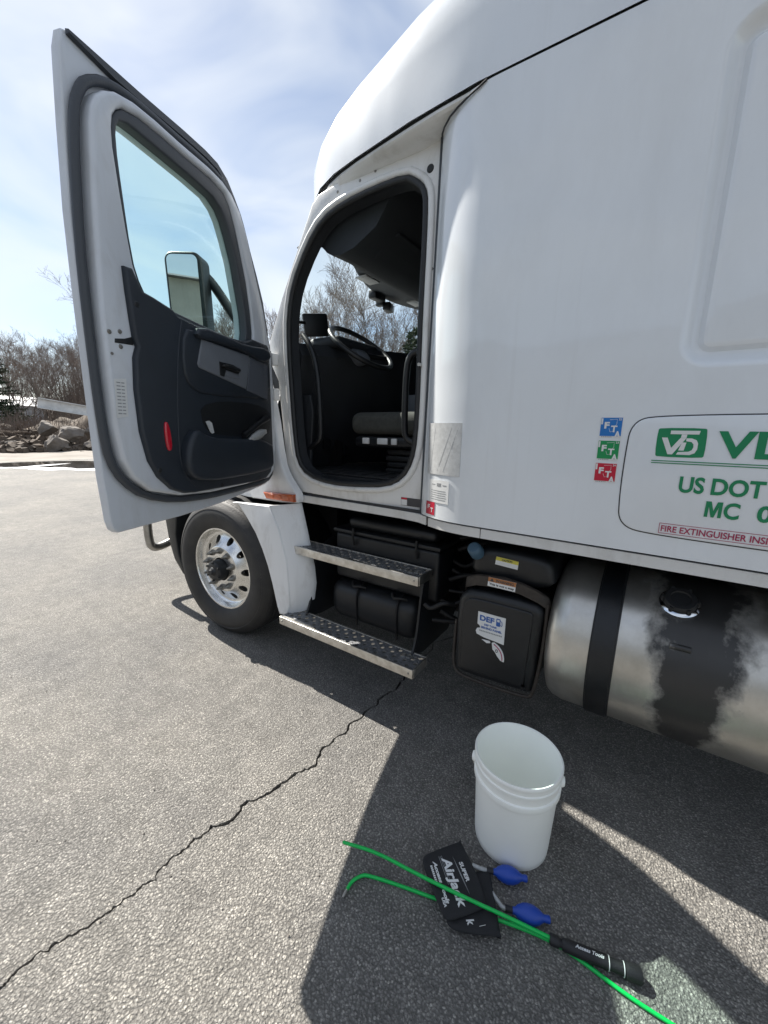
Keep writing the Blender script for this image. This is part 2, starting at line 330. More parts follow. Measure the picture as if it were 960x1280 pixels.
def prism_bm(bm, outer, holes, fr, t0, t1, bev=0.0, seg=3):
    """slab between t0 (back) and t1 (front); rounded front rim of width bev"""
    loops = [(ccw(outer), 1)] + [(ccw(h), -1) for h in holes]
    front, back = [], []
    for P, sg in loops:
        rings = [[bm.verts.new(fr(u, v, t0)) for u, v in P]]
        if bev:
            for s in range(seg+1):
                a = math.pi/2*s/seg; d = bev*(1-math.cos(a)); tt = t1-math.copysign(bev, t1-t0)*(1-math.sin(a))
                Q = offset(P, sg*d) if d > 0 else P
                rings.append([bm.verts.new(fr(u, v, tt)) for u, v in Q])
        else: rings.append([bm.verts.new(fr(u, v, t1)) for u, v in P])
        n = len(P)
        for A, B in zip(rings, rings[1:]):
            for i in range(n): bm.faces.new((A[i], A[(i+1) % n], B[(i+1) % n], B[i]))
        front.append(rings[-1]); back.append(rings[0])
    for grp in (front, back):
        es = []
        for ring in grp:
            for i in range(len(ring)):
                e = bm.edges.get((ring[i], ring[(i+1) % len(ring)])) or bm.edges.new((ring[i], ring[(i+1) % len(ring)])); es.append(e)
        bmesh.ops.triangle_fill(bm, use_beauty=True, use_dissolve=False, edges=es)
    return bm
def prism(name, outer, fr, t0, t1, material, parent=None, holes=(), bev=0.0, seg=3, smooth=38, **p):
    bm = bmesh.new(); prism_bm(bm, outer, holes, fr, t0, t1, bev, seg)
    return finish(name, bm, material, parent, smooth, **p)
def tube_bm(bm, P, r, n=10, closed=False, caps=True):
    P = [Vector(p) for p in P]; k = len(P); rr = r if isinstance(r, (list, tuple)) else [r]*k
    up0 = None; rings = []
    for i in range(k):
        a = P[i-1] if (i or closed) else P[i]; b = P[(i+1) % k] if (i < k-1 or closed) else P[i]
        d = (b-a).normalized()
        if up0 is None:
            up0 = d.orthogonal().normalized()
        up0 = (up0 - d*up0.dot(d))
        up0 = up0.normalized() if up0.length > 1e-6 else d.orthogonal().normalized()
        s = d.cross(up0)
        rings.append([bm.verts.new(P[i]+(up0*math.cos(2*math.pi*j/n)+s*math.sin(2*math.pi*j/n))*rr[i]) for j in range(n)])
    for i in range(k if closed else k-1):
        A, B = rings[i], rings[(i+1) % k]
        o = 0
        if closed and i == k-1:   # best twist match at the closing joint
            o = min(range(n), key=lambda q: sum((A[j].co-B[(j+q) % n].co).length for j in range(n)))
        for j in range(n): bm.faces.new((A[j], A[(j+1) % n], B[(j+1+o) % n], B[(j+o) % n]))
    if caps and not closed:
        bm.faces.new(rings[0][::-1]); bm.faces.new(rings[-1])
    return bm
def tube(name, P, r, material, parent=None, n=10, closed=False, **p):
    bm = bmesh.new(); tube_bm(bm, P, r, n, closed); return finish(name, bm, material, parent, 50, **p)
def smoothpath(P, n=2): return [Vector(p) for p in chaikin([tuple(p) for p in P], n, False)]
def lathe_bm(bm, prof, c, ax, n=48, closed_ends=True):
    """prof = [(radius, along)], axis ax from point c"""
    ax = Vector(ax).normalized(); a = ax.orthogonal().normalized(); b = ax.cross(a); c = Vector(c); rings = []
    for r, h in prof:
        if r < 1e-6: rings.append([bm.verts.new(c+ax*h)])
        else: rings.append([bm.verts.new(c+ax*h+(a*math.cos(2*math.pi*i/n)+b*math.sin(2*math.pi*i/n))*r) for i in range(n)])
    for A, B in zip(rings, rings[1:]):
        for i in range(n):
            q = (i+1) % n
            if len(A) == 1 and len(B) > 1: bm.faces.new((A[0], B[q], B[i]))
            elif len(B) == 1 and len(A) > 1: bm.faces.new((A[i], A[q], B[0]))
            elif len(A) > 1: bm.faces.new((A[i], A[q], B[q], B[i]))
    return bm
def lathe(name, prof, c, ax, material, parent=None, n=48, smooth=38, **p):
    bm = bmesh.new(); lathe_bm(bm, prof, c, ax, n); return finish(name, bm, material, parent, smooth, **p)
def box_bm(bm, lo, hi, bev=0.0, seg=2, rot=None, piv=None):
    r = bmesh.ops.create_cube(bm, size=1.0); vs = r['verts']
    lo, hi = Vector(lo), Vector(hi)
    for v in vs: v.co = Vector((lo[i]+(v.co[i]+0.5)*(hi[i]-lo[i]) for i in range(3)))
    if bev:
        es = list({e for v in vs for e in v.link_edges})
        g = bmesh.ops.bevel(bm, geom=es, offset=bev, segments=seg, profile=0.5, affect='EDGES'); vs = [v for v in g['verts']] if rot is not None else vs
    return bm
def box(name, lo, hi, material, parent=None, bev=0.0, seg=2, rotz=0, **p):
    bm = bmesh.new(); box_bm(bm, lo, hi, bev, seg)
    if rotz:
        c = (Vector(lo)+Vector(hi))/2
        bmesh.ops.rotate(bm, cent=c, matrix=Matrix.Rotation(rotz, 3, 'Z'), verts=bm.verts[:])
    return finish(name, bm, material, parent, 38, **p)
_tc = {}
def text2d(s, bold=0.0, shear=0.0):
    key = (s, bold, shear)
    if key in _tc: return _tc[key]
    cu = bpy.data.curves.new('txt', 'FONT'); cu.body = s; cu.size = 1.0; cu.offset = bold; cu.shear = shear; cu.resolution_u = 4
    o = bpy.data.objects.new('txt', cu); COL.objects.link(o)
    bpy.context.view_layer.update()
    me = o.evaluated_get(bpy.context.evaluated_depsgraph_get()).to_mesh()
    V = [(v.co.x, v.co.y) for v in me.vertices]; F = [tuple(p.vertices) for p in me.polygons]
    o.evaluated_get(bpy.context.evaluated_depsgraph_get()).to_mesh_clear()
    bpy.data.objects.remove(o); bpy.data.curves.remove(cu)
    _tc[key] = (V, F); return V, F
def text_bm(bm, s, fr, u, v, w, h, t, bold=0.02, shear=0.0, th=0.0006, du=(1, 0), dv=(0, 1)):
    """lettering fitted to a w x h box whose lower left corner is (u, v)"""
    V, F = text2d(s, bold, shear)
    x0 = min(a for a, b in V); x1 = max(a for a, b in V); y0 = min(b for a, b in V); y1 = max(b for a, b in V)
    sx = w/(x1-x0); sy = h/(y1-y0)
    def pt(a, b):
        a = (a-x0)*sx; b = (b-y0)*sy
        return (u+a*du[0]+b*dv[0], v+a*du[1]+b*dv[1])
    top = [bm.verts.new(fr(*pt(a, b), t+th)) for a, b in V]
    for f in F:
        try: bm.faces.new([top[i] for i in f])
        except ValueError: pass
    bot = [bm.verts.new(fr(*pt(a, b), t-th)) for a, b in V]
    from collections import Counter
    cnt = Counter(); dire = {}
    for f in F:
        for i in range(len(f)):
            e = (f[i], f[(i+1) % len(f)]); cnt[tuple(sorted(e))] += 1; dire[tuple(sorted(e))] = e
    for k, c in cnt.items():
        if c == 1:
            a, b = dire[k]
            try: bm.faces.new((top[b], top[a], bot[a], bot[b]))
            except ValueError: pass
def text(name, s, fr, u, v, w, h, t, material, parent, **k):
    bm = bmesh.new(); text_bm(bm, s, fr, u, v, w, h, t, **k)
    me_o = finish(name, bm, material, parent, 0); return me_o
def quadpatch(name, P, fr, t0, t1, material, parent=None, bev=0.0, **k): return prism(name, P, fr, t0, t1, material, parent, bev=bev, **k)
def interp(x, T):
    if x <= T[0][0]: return T[0][1]
    for (a, b), (c, d) in zip(T, T[1:]):
        if x <= c:
            s = (x-a)/(c-a); s2 = s*s*(3-2*s); s = 0.5*s+0.5*s2; return b+(d-b)*s
    return T[-1][1]
def lin(x, T):
    if x <= T[0][0]: return T[0][1]
    for (a, b), (c, d) in zip(T, T[1:]):
        if x <= c: return b+(d-b)*(x-a)/(c-a)
    return T[-1][1]
# ------------------------------------------------------------------ ground with its crack
CR = [(-0.95, 4.6), (-1.02, 3.4), (-1.08, 2.6), (-1.127, 1.922), (-1.095, 1.753), (-1.111, 1.572), (-1.139, 1.395), (-1.138, 1.268), (-1.14, 1.157), (-1.115, 1.053),
      (-1.147, 1.01), (-1.159, 0.908), (-1.183, 0.823), (-1.189, 0.714), (-1.232, 0.656), (-1.237, 0.579), (-1.232, 0.531), (-1.238, 0.491),
      (-1.215, 0.439), (-1.232, 0.383), (-1.238, 0.338), (-1.252, 0.276), (-1.274, 0.202), (-1.294, 0.132), (-1.297, 0.098), (-1.29, 0.064),
      (-1.31, -0.1), (-1.36, -0.5), (-1.40, -1.2)]
def fractal(P, n, amp):
    for k in range(n):
        Q = [P[0]]
        for a, b in zip(P, P[1:]):
            L_ = math.hypot(b[0]-a[0], b[1]-a[1]); j = random.gauss(0, amp*L_)
            d = ((b[0]-a[0])/L_, (b[1]-a[1])/L_)
            Q += [((a[0]+b[0])/2-d[1]*j, (a[1]+b[1])/2+d[0]*j), b]
        P = Q
    return P
cl = fractal(CR, 3, 0.13)
nC = len(cl); lf, rg = [], []
for i, (x, y) in enumerate(cl):
    s = i/(nC-1); w = 0.0048*min(1, s*12, (1-s)*12)*(0.55+0.9*random.random())
    if 0.30 < s < 0.55: w *= 1.25
    if s > 0.50: w *= 0.62
    lf.append((x-w-0.002*random.random()*min(1, s*12, (1-s)*12), y)); rg.append((x+w+0.002*random.random()*min(1, s*12, (1-s)*12), y))
BIG = 600
bm = bmesh.new()
def poly(P, z=0.0):
    vs = [bm.verts.new((x, y, z)) for x, y in P]; es = [bm.edges.new((vs[i], vs[(i+1) % len(vs)])) for i in range(len(vs))]
    bmesh.ops.triangle_fill(bm, use_beauty=True, edges=es)
top, bot = cl[0], cl[-1]
poly([(top[0], BIG), *lf, (bot[0], -BIG), (-BIG, -BIG), (-BIG, BIG)])
poly([(top[0], BIG), *rg, (bot[0], -BIG), (BIG, -BIG), (BIG, BIG)])
for E_ in (lf, rg):
    tv = [bm.verts.new((x, y, 0)) for x, y in E_]; bv = [bm.verts.new((x, y, -0.02)) for x, y in E_]
    for i in range(nC-1): bm.faces.new((tv[i], tv[i+1], bv[i+1], bv[i]))
g = finish('ground', bm, 'asphalt', None, 0, kind='structure')
for p in g.data.polygons:
    if abs(p.normal.z) > 0.9 and p.normal.z < 0: pass
g.data.update()
bm = bmesh.new()
vs = [(bm.verts.new((a[0]-0.03, a[1], -0.0125)), bm.verts.new((b[0]+0.03, b[1], -0.0125))) for a, b in zip(lf, rg)]
for a, b in zip(vs, vs[1:]): bm.faces.new((a[0], a[1], b[1], b[0]))
finish('crack_bed', bm, 'crack', g, 0)

# bare dirt beyond the lot, gently uneven
def blob(cx, cy, rx, ry, n=40, rough=0.2, seed=0, rot=0.0):
    P = []
    for i in range(n):
        a = 2*math.pi*i/n; k = 1+rough*noise.noise((math.cos(a)*1.6+seed, math.sin(a)*1.6, seed*0.7))*1.6
        x, y = rx*k*math.cos(a), ry*k*math.sin(a)
        P.append((cx+x*math.cos(rot)-y*math.sin(rot), cy+x*math.sin(rot)+y*math.cos(rot)))
    return P
bm = bmesh.new()
far = [(-20.6, 2.0), (-20.9, 4.6), (-20.6, 6.9), (-19.8, 10), (-19.0, 15), (-18.0, 22), (-14, 30), (-6, 38), (6, 45), (30, 52)]
far = fractal(far, 3, 0.10)
vs = []
for i, (x, y) in enumerate(far):
    d = Vector((x, y)).normalized(); row = []
    for k, dist in enumerate((0, 1.5, 3, 5, 8, 12, 18, 30, 60, 150, 420)):
        z = 0.004 + (0.03+0.07*noise.noise((x*0.8+dist, y*0.8, dist*0.5)))*min(1, dist/3) if k else 0.004
        row.append(bm.verts.new((x+d.x*dist, y+d.y*dist, z)))
    vs.append(row)
for A, B in zip(vs, vs[1:]):
    for k in range(len(A)-1): bm.faces.new((A[k], B[k], B[k+1], A[k+1]))
finish('dirt_yard', bm, 'dirt', None, 60, kind='structure')
# low wooded rise behind the yard
bm = bmesh.new(); vs = []
for i in range(61):
    a = R(96+ (i/60)*96-6)     # bearing from +X
    row = []
    for k, d in enumerate((62, 68, 75, 84, 95, 115)):
        h = (0, 1.4, 2.6, 3.6, 4.4, 5.0)[k]*(1+0.35*noise.noise((i*0.25, k*0.4, 3)))
        row.append(bm.verts.new((d*math.cos(a), d*math.sin(a), h-0.02)))
    vs.append(row)
for A, B in zip(vs, vs[1:]):
    for k in range(5): bm.faces.new((A[k], B[k], B[k+1], A[k+1]))
finish('hillside', bm, 'hill', None, 80, kind='structure')

# puddle and white sheets painting the sun glint on its icy edge
def sheet(name, P, z, material, kind='structure'):
    bm = bmesh.new(); vs = [bm.verts.new((x, y, z)) for x, y in P]
    bmesh.ops.triangle_fill(bm, use_beauty=True, edges=[bm.edges.new((vs[i], vs[(i+1) % len(vs)])) for i in range(len(vs))])
    for f in bm.faces:
        if f.normal.z < 0: f.normal_flip()
    me = bpy.data.meshes.new(name); bm.to_mesh(me); bm.free(); me.materials.append(MT[material])
    o = bpy.data.objects.new(name, me); COL.objects.link(o); o['kind'] = kind; return o
sheet('puddle', fractal([(-18.9, 2.6), (-20.3, 3.9), (-20.2, 5.6), (-18.7, 6.9), (-16.9, 7.6), (-14.6, 7.4), (-14.9, 5.7), (-16.6, 5.05), (-17.9, 4.25), (-18.2, 3.4), (-18.9, 2.6)][:-1]+[(-18.9, 2.6)], 2, 0.07)[:-1], 0.008, 'water')
sheet('glint_rim', fractal([(-18.6, 3.6), (-17.6, 4.35), (-16.4, 5.15), (-14.9, 5.75), (-14.2, 6.5), (-14.5, 5.6), (-15.9, 4.85), (-17.2, 4.15), (-18.3, 3.3), (-18.6, 3.6)], 3, 0.16)[:-1], 0.013, 'ice_glint')
sheet('glint_tongue', fractal([(-18.1, 4.0), (-18.5, 5.0), (-18.55, 5.75), (-18.2, 5.2), (-17.8, 4.45), (-18.1, 4.0)], 2, 0.08)[:-1], 0.017, 'ice_glint')

# ------------------------------------------------------------------ rubble: mound, boulders, planks, beam
def heap(name, cx, cy, rx, ry, h, seed, material='hill', n=26):
    bm = bmesh.new(); vs = []
    for k in range(9):
        q = k/8; row = []
        for i in range(n):
            a = 2*math.pi*i/n; rr = q*(1+0.25*noise.noise((math.cos(a)*1.5+seed, math.sin(a)*1.5, seed)))
            z = h*(1-q*q)**1.2*(1+0.5*noise.noise((math.cos(a)*q*3+seed, math.sin(a)*q*3, 2.0))) - (0.05 if k == 8 else 0)
            row.append(bm.verts.new((cx+rx*rr*math.cos(a), cy+ry*rr*math.sin(a), z)))
        vs.append(row)
    for A, B in zip(vs, vs[1:]):
        for i in range(n): bm.faces.new((A[i], A[(i+1) % n], B[(i+1) % n], B[i]))
    return finish(name, bm, material, None, 70)
for args in (('debris_mound', -31.5, 10.6, 2.6, 4.6, 1.9, 1.0, 'broad mound of dirt and brush debris behind the boulders'),
             ('debris_mound', -32.0, 6.4, 2.4, 2.8, 1.25, 5.0, 'low mound of dirt and sticks at the left photo edge')):
    o = heap(*args[:-1]); o['label'] = args[-1]; o['category'] = 'mound'; o['group'] = 'debris mounds'
def boulder(c, s, seed, label, rz=0.0):
    bm = bmesh.new(); bmesh.ops.create_icosphere(bm, subdivisions=4, radius=1.0)
    planes = []
    rnd = random.Random(seed)
    for _ in range(16): planes.append((Vector((rnd.gauss(0, 1), rnd.gauss(0, 1), rnd.gauss(0, 1))).normalized(), rnd.uniform(0.55, 0.9)))
    for v in bm.verts:
        d = v.co.copy()
        for nrm, k in planes:
            e = d.dot(nrm)-k
            if e > 0: d -= nrm*e
        d *= 1+0.16*noise.noise(d*2.2+Vector((seed, 0, 0)))+0.08*noise.noise(d*5+Vector((seed, 0, 0)))+0.05*noise.noise(d*11+Vector((seed, 0, 0)))
        d = Matrix.Rotation(rz, 3, 'Z') @ d
        v.co = Vector((d.x*s[0], d.y*s[1], d.z*s[2]))
    for v in bm.verts: v.co *= 0.72
    zmin = min(v.co.z for v in bm.verts)
    for v in bm.verts: v.co += Vector((c[0], c[1], c[2]-zmin-0.12))
    o = finish('boulder', bm, 'rock', None, 24); o['label'] = label; o['category'] = 'boulder'; o['group'] = 'boulders of the rubble pile'
for a in (((-26.6, 7.7, 0), (0.8, 0.95, 0.80), 11, 'largest grey boulder at the front of the rubble pile'),
          ((-26.2, 9.4, 0), (0.7, 0.85, 0.62), 12, 'smooth grey boulder in front of pile, right beside the open truck door edge'),
          ((-27.6, 8.7, 0.5), (0.9, 1.0, 0.72), 13, 'brownish boulder wedged behind the two front boulders'),
          ((-28.4, 7.9, 0.9), (0.75, 0.85, 0.70), 14, 'rounded boulder topmost on the rubble pile under the pale beam'),
          ((-28.1, 10.2, 0.6), (0.9, 1.0, 0.75), 15, 'grey boulder at the back right, partly hidden by the door edge'),
          ((-28.4, 6.4, 0.1), (0.55, 0.7, 0.42), 16, 'small flat boulder among sticks left of the largest boulder'),
          ((-26.9, 6.4, 0), (0.28, 0.34, 0.22), 17, 'small loose rock at the foot of the pile, left of the largest boulder'),
          ((-25.6, 8.5, 0), (0.2, 0.26, 0.16), 18, 'smallest loose stone on the dirt in front of the boulders'),
          ((-29.6, 5.3, 0.3), (0.7, 0.8, 0.5), 19, 'dark boulder on the low mound at the left edge')):
    boulder(*a)
def plank(a, b, w, h, label, material='plank', name='wooden_plank', cat='plank'):
    a, b = Vector(a), Vector(b); d = (b-a); Ln = d.length; bm = bmesh.new(); box_bm(bm, (0, -w/2, 0), (Ln, w/2, h), 0.006)
    q = d.to_track_quat('X', 'Z').to_matrix()
    for v in bm.verts: v.co = a+q @ v.co
    o = finish(name, bm, material, None, 30); o['label'] = label; o['category'] = cat; o['group'] = 'scrap timber on the rubble'; return o
plank((-27.8, 4.4, 0.02), (-27.2, 6.9, 0.04), 0.45, 0.10, 'brown timber lying lowest on the dirt at the left photo edge')
plank((-28.0, 4.2, 0.14), (-27.5, 6.4, 0.16), 0.35, 0.10, 'brown timber lying on top of another at left edge')
plank((-29.5, 4.6, 1.02), (-29.0, 7.2, 0.98), 0.12, 0.08, 'thin pale stick lying level across the low mound')
plank((-27.9, 6.9, 0.1), (-28.6, 7.8, 1.0), 0.10, 0.08, 'thin branch leaning up against the rubble left of the boulders')
plank((-28.9, 7.4, 1.05), (-28.8, 8.1, 1.12), 0.30, 0.04, 'short pale board lying on the rubble near the topmost boulder')
bt = empty('channel_beam', (-29.6, 9.6, 1.9), 'pale metal channel beam lying across the top of the rubble pile', 'beam')
A_, B_ = Vector((-29.95, 8.05, 2.42)), Vector((-29.0, 11.6, 1.80))
d_ = (B_-A_); q_ = d_.to_track_quat('X', 'Z').to_matrix()
for nm, lo, hi in (('web', (0, 0, 0), (d_.length, 0.06, 0.50)), ('flange', (0, -0.22, 0.502), (d_.length, 0.06, 0.55)), ('flange', (0, -0.22, -0.05), (d_.length, 0.06, -0.002))):
    bm = bmesh.new(); box_bm(bm, lo, hi)
    for v in bm.verts: v.co = A_+q_ @ v.co
    finish(nm, bm, 'beam', bt, 20)

# ------------------------------------------------------------------ far white shed, and the warehouse behind the photographer
sh = empty('low_shed', (-61, 8, 0), 'long low shed with white metal roof behind the brush at left', 'shed')
SX = (-66.0, -58.8)
bm = bmesh.new(); box_bm(bm, (SX[0], -6, -0.1), (SX[1], 16.3, 3.35)); finish('wall', bm, 'shedwall', sh, 20)
pydata('roof', [(SX[0]-0.3, -6.5, 3.36), (SX[1]+0.4, -6.5, 3.36), (SX[0]-0.3, 16.8, 3.36), (SX[1]+0.4, 16.8, 3.36), (-62.4, -6.5, 4.5), (-62.4, 16.8, 4.5)],
       [(0, 1, 3, 2), (1, 3, 5, 4), (0, 2, 5, 4), (0, 1, 4), (2, 3, 5)], 'shedroof', sh, 20)
for k in range(5):
    box('window', (SX[1]+0.003, -4+k*4.2, 1.2), (SX[1]+0.05, -2.8+k*4.2, 2.3), 'gap', sh)
wh = empty('warehouse', (-6, -24, 0), 'tan ribbed metal warehouse reflected in the truck mirror', 'building')
bm = bmesh.new(); V = []; n = 240
x0, x1, yw, hh = -34.0, 26.0, -19.0, 6.2
prev = None
for i in range(n+1):
    x = x0+(x1-x0)*i/n; y = yw+(0.05 if i % 4 in (0, 1) else 0.0)
    a, b = bm.verts.new((x, y, -0.1)), bm.verts.new((x, y, hh))
    if prev: bm.faces.new((prev[0], a, b, prev[1]))
    prev = (a, b)
finish('ribbed_wall', bm, 'siding', wh, 10)
box('end_wall', (x0, yw-14, -0.1), (x0+0.2, yw-0.06, hh), 'siding', wh); box('end_wall', (x1-0.2, yw-14, -0.1), (x1, yw-0.06, hh), 'siding', wh)
box('rear_wall', (x0+0.21, yw-14.2, -0.1), (x1-0.21, yw-14.02, hh), 'siding', wh)
pydata('roof', [(x0-0.3, yw+0.5, hh+0.01), (x1+0.3, yw+0.5, hh+0.01), (x0-0.3, yw-14.6, hh+0.01), (x1+0.3, yw-14.6, hh+0.01), (x0-0.3, yw-7, hh+1.6), (x1+0.3, yw-7, hh+1.6)],
       [(0, 1, 5, 4), (2, 3, 5, 4), (0, 1, 3, 2), (0, 4, 2), (1, 5, 3)], 'darkroof', wh, 20)
for k, xx in enumerate((-9.0, 2.0)):
    d = box('roller_door', (xx, yw+0.06, -0.05), (xx+3.6, yw+0.14, 4.1), 'label', wh)
    for j in range(9): box('door_slat', (xx+0.03, yw+0.145, 0.1+j*0.44), (xx+3.57, yw+0.165, 0.1+j*0.44+0.38), 'label', d)

# ------------------------------------------------------------------ trees
def prism_seg(V, F, p0, p1, r0, r1, n):
    d = (p1-p0)
    if d.length < 1e-5: return
    d.normalize(); a = d.orthogonal().normalized(); b = d.cross(a); k = len(V)
    for p, r in ((p0, r0), (p1, r1)):
        for i in range(n): V.append(p+(a*math.cos(2*math.pi*i/n)+b*math.sin(2*math.pi*i/n))*r)
    for i in range(n): F.append((k+i, k+(i+1) % n, k+n+(i+1) % n, k+n+i))
def grow(rnd, H, spread, twig=1.0, lean=0.0):
    tV, tF, cV, cF = [], [], [], []
    def branch(p, d, Ln, r, lev):
        ns = (9, 6, 4, 3)[lev]; q = p.copy(); dd = d.copy(); pts = [(q.copy(), r)]
        for i in range(ns):
            wob = (0.08, 0.12, 0.13, 0.15)[lev]
            dd = (dd+Vector((rnd.gauss(0, wob), rnd.gauss(0, wob), rnd.gauss(0, wob*0.7)+(0.06 if lev else 0.0)))).normalized()
            q2 = q+dd*(Ln/ns); r2 = r*(1-(0.82 if lev == 0 else 0.85)*(i+1)/ns)
            r1 = r*(1-(0.82 if lev == 0 else 0.85)*i/ns)
            if lev <= 1: prism_seg(tV, tF, q, q2, r1, r2, 7 if lev == 0 else 5)
            else: prism_seg(cV, cF, q, q2, max(r1, 0.010), max(r2, 0.008), 3)
            q = q2; pts.append((q.copy(), r2))
        if lev == 3: return
        nb = (rnd.randint(13, 17), rnd.randint(9, 12), rnd.randint(7, 10))[lev]
        for k in range(nb):
            f = rnd.uniform((0.28, 0.2, 0.15)[lev], 1.0); idx = min(int(f*ns), ns-1); bp, br = pts[idx]; bp = bp.lerp(pts[idx+1][0], f*ns-idx)
            ax = (pts[idx+1][0]-pts[idx][0]).normalized(); az = rnd.uniform(0, 2*math.pi); o = ax.orthogonal().normalized(); s = ax.cross(o)
            ang = R(rnd.uniform(28, 62))*spread; nd = ax*math.cos(ang)+(o*math.cos(az)+s*math.sin(az))*math.sin(ang)
            nd.z += (0.30, 0.22, 0.15)[lev]; nd.normalize()
            branch(bp, nd, Ln*rnd.uniform(0.32, 0.50)*(1.15-0.45*f if lev == 0 else 1.0)*(1.0 if lev == 0 else 0.95), max(br*rnd.uniform(0.42, 0.62), 0.007), lev+1)
    branch(Vector((0, 0, -0.1)), Vector((lean, 0, 1)).normalized(), H, H*0.0125, 0)
    return tV, tF, cV, cF
def mesh_of(name, V, F, m):
    me = bpy.data.meshes.new(name); me.from_pydata([tuple(v) for v in V], [], F); me.materials.append(MT[m]); me.update(); return me
variants = []
for k in range(6):
    rnd = random.Random(100+k)
    tV, tF, cV, cF = grow(rnd, 12.5, (0.85, 1.0, 1.1, 0.9, 1.0, 0.75)[k], lean=rnd.uniform(-0.1, 0.1))
    variants.append((mesh_of('trunk', tV, tF, 'bark'), mesh_of('crown', cV, cF, 'twig')))
def place_tree(x, y, s, k, rz, label, group):
    t = empty('bare_tree', (x, y, 0), label, 'tree', group); t.rotation_euler[2] = rz; t.scale = (s, s, s)
    for me, nm in ((variants[k][0], 'trunk'), (variants[k][1], 'crown')):
        o = bpy.data.objects.new(nm, me); COL.objects.link(o); o.parent = t
    return t
def bearing(deg):   # compass direction, degrees from +Y towards -X
    a = R(deg); return Vector((-math.sin(a), math.cos(a)))
rt_ = random.Random(5)
ORD = ('first', 'second', 'third', 'fourth', 'fifth', 'sixth', 'seventh', 'eighth', 'ninth', 'tenth', 'eleventh', 'twelfth', 'thirteenth', 'fourteenth', 'fifteenth', 'sixteenth', 'seventeenth', 'eighteenth')
left = [(77.4, 46, 0.46), (77.0, 61, 0.74), (76.44, 52, 0.56), (75.64, 49, 0.51), (75.6, 62, 0.77), (74.69, 55, 0.61), (74.2, 63, 0.79), (73.78, 47, 0.57), (72.9, 61, 0.74), (72.84, 54, 0.62), (71.95, 48, 0.54), (71.7, 62, 0.77), (70.97, 52, 0.63), (70.6, 63, 0.79), (70.17, 46, 0.59), (69.8, 61, 0.74), (69.29, 55, 0.62)]
for i, (brg, D, s) in enumerate(left):
    d = bearing(brg); place_tree(d.x*D, d.y*D, s, i % 6, rt_.uniform(0, 6.28),
        'bare tree behind the rubble, %s from the left photo edge' % ORD[i], 'bare trees beyond the rubble')
gapt = [(56.06, 50, 0.80), (54.91, 46, 0.74), (53.74, 52, 0.84), (51.56, 44, 0.80), (50.44, 47, 0.90), (49.22, 42, 0.78), (48.29, 48, 0.84)]
for i, (brg, D, s) in enumerate(gapt):
    d = bearing(brg); place_tree(d.x*D, d.y*D, s, (i+2) % 6, rt_.uniform(0, 6.28),
        'bare tree %s from the left between door window and cab pillar' % ORD[i], 'bare trees beside the cab front')
front = [(46.4, 40, 0.86), (44.71, 44, 0.99), (43.21, 38, 0.88), (41.7, 46, 1.07), (40.18, 40, 0.96), (38.44, 37, 0.95), (37.12, 43, 1.10), (35.8, 39, 0.99), (34.27, 45, 1.05), (32.95, 40, 0.95), (31.41, 44, 0.96), (29.88, 41, 0.90)]
for i, (brg, D, s) in enumerate(front):
    d = bearing(brg); place_tree(d.x*D, d.y*D, s, (i+4) % 6, rt_.uniform(0, 6.28),
        'bare tree seen through the windshield, %s from the left' % ORD[i], 'bare trees seen through the windshield')
# hidden behind the truck from here, but the row of trees goes on
for k_, (brg, D) in enumerate(((67.0, 52), (64.59, 48), (62.06, 54), (59.4, 50), (57.75, 47))):
    d = bearing(brg); place_tree(d.x*D, d.y*D, 0.92, int(brg) % 6, rt_.uniform(0, 6.28), 'bare tree hidden by the open door, %s from the left' % ORD[k_], 'bare trees behind the open door')

def pine(x, y, H, label, seed):
    rnd = random.Random(seed); t = empty('pine_tree', (x, y, 0), label, 'tree', 'pine trees')
    V, F = [], []; prism_seg(V, F, Vector((0, 0, -0.1)), Vector((0, 0, H)), H*0.018, 0.02, 7)
    o = bpy.data.objects.new('trunk', mesh_of('trunk', V, F, 'bark')); COL.objects.link(o); o.parent = t
    V, F = [], []
    for i in range(150):
        f = rnd.uniform(0.14, 0.99); z = H*f; Ln = (1-f)**0.8*H*0.27*rnd.uniform(0.7, 1.15)+0.25; az = rnd.uniform(0, 6.28)
        d = Vector((math.cos(az), math.sin(az), rnd.uniform(-0.05, 0.35))).normalized(); p = Vector((0, 0, z))
        prism_seg(V, F, p, p+d*Ln, 0.03, 0.008, 3)
        for j in range(int(24+Ln*24)):
            q = p+d*Ln*rnd.uniform(0.25, 1.0); w = Vector((rnd.gauss(0, 1), rnd.gauss(0, 1), rnd.gauss(0, 0.6))).normalized()
            tl = rnd.uniform(0.18, 0.42); k = len(V); s = w.cross(Vector((rnd.gauss(0, 1), rnd.gauss(0, 1), rnd.gauss(0, 1)))).normalized()*0.045
            V += [q-s, q+s, q+w*tl]; F.append((k, k+1, k+2))
    o = bpy.data.objects.new('crown', mesh_of('crown', V, F, 'needle')); COL.objects.link(o); o.parent = t
d = bearing(78.3); pine(d.x*46, d.y*46, 8.4, 'dark pine at the far left edge of the photo', 1)
d = bearing(30.75); pine(d.x*34, d.y*34, 9.4, 'green pine seen through right side of the windshield', 2)
d = bearing(29.22); pine(d.x*38, d.y*38, 10.2, 'green pine mostly hidden by the door pillar', 3)

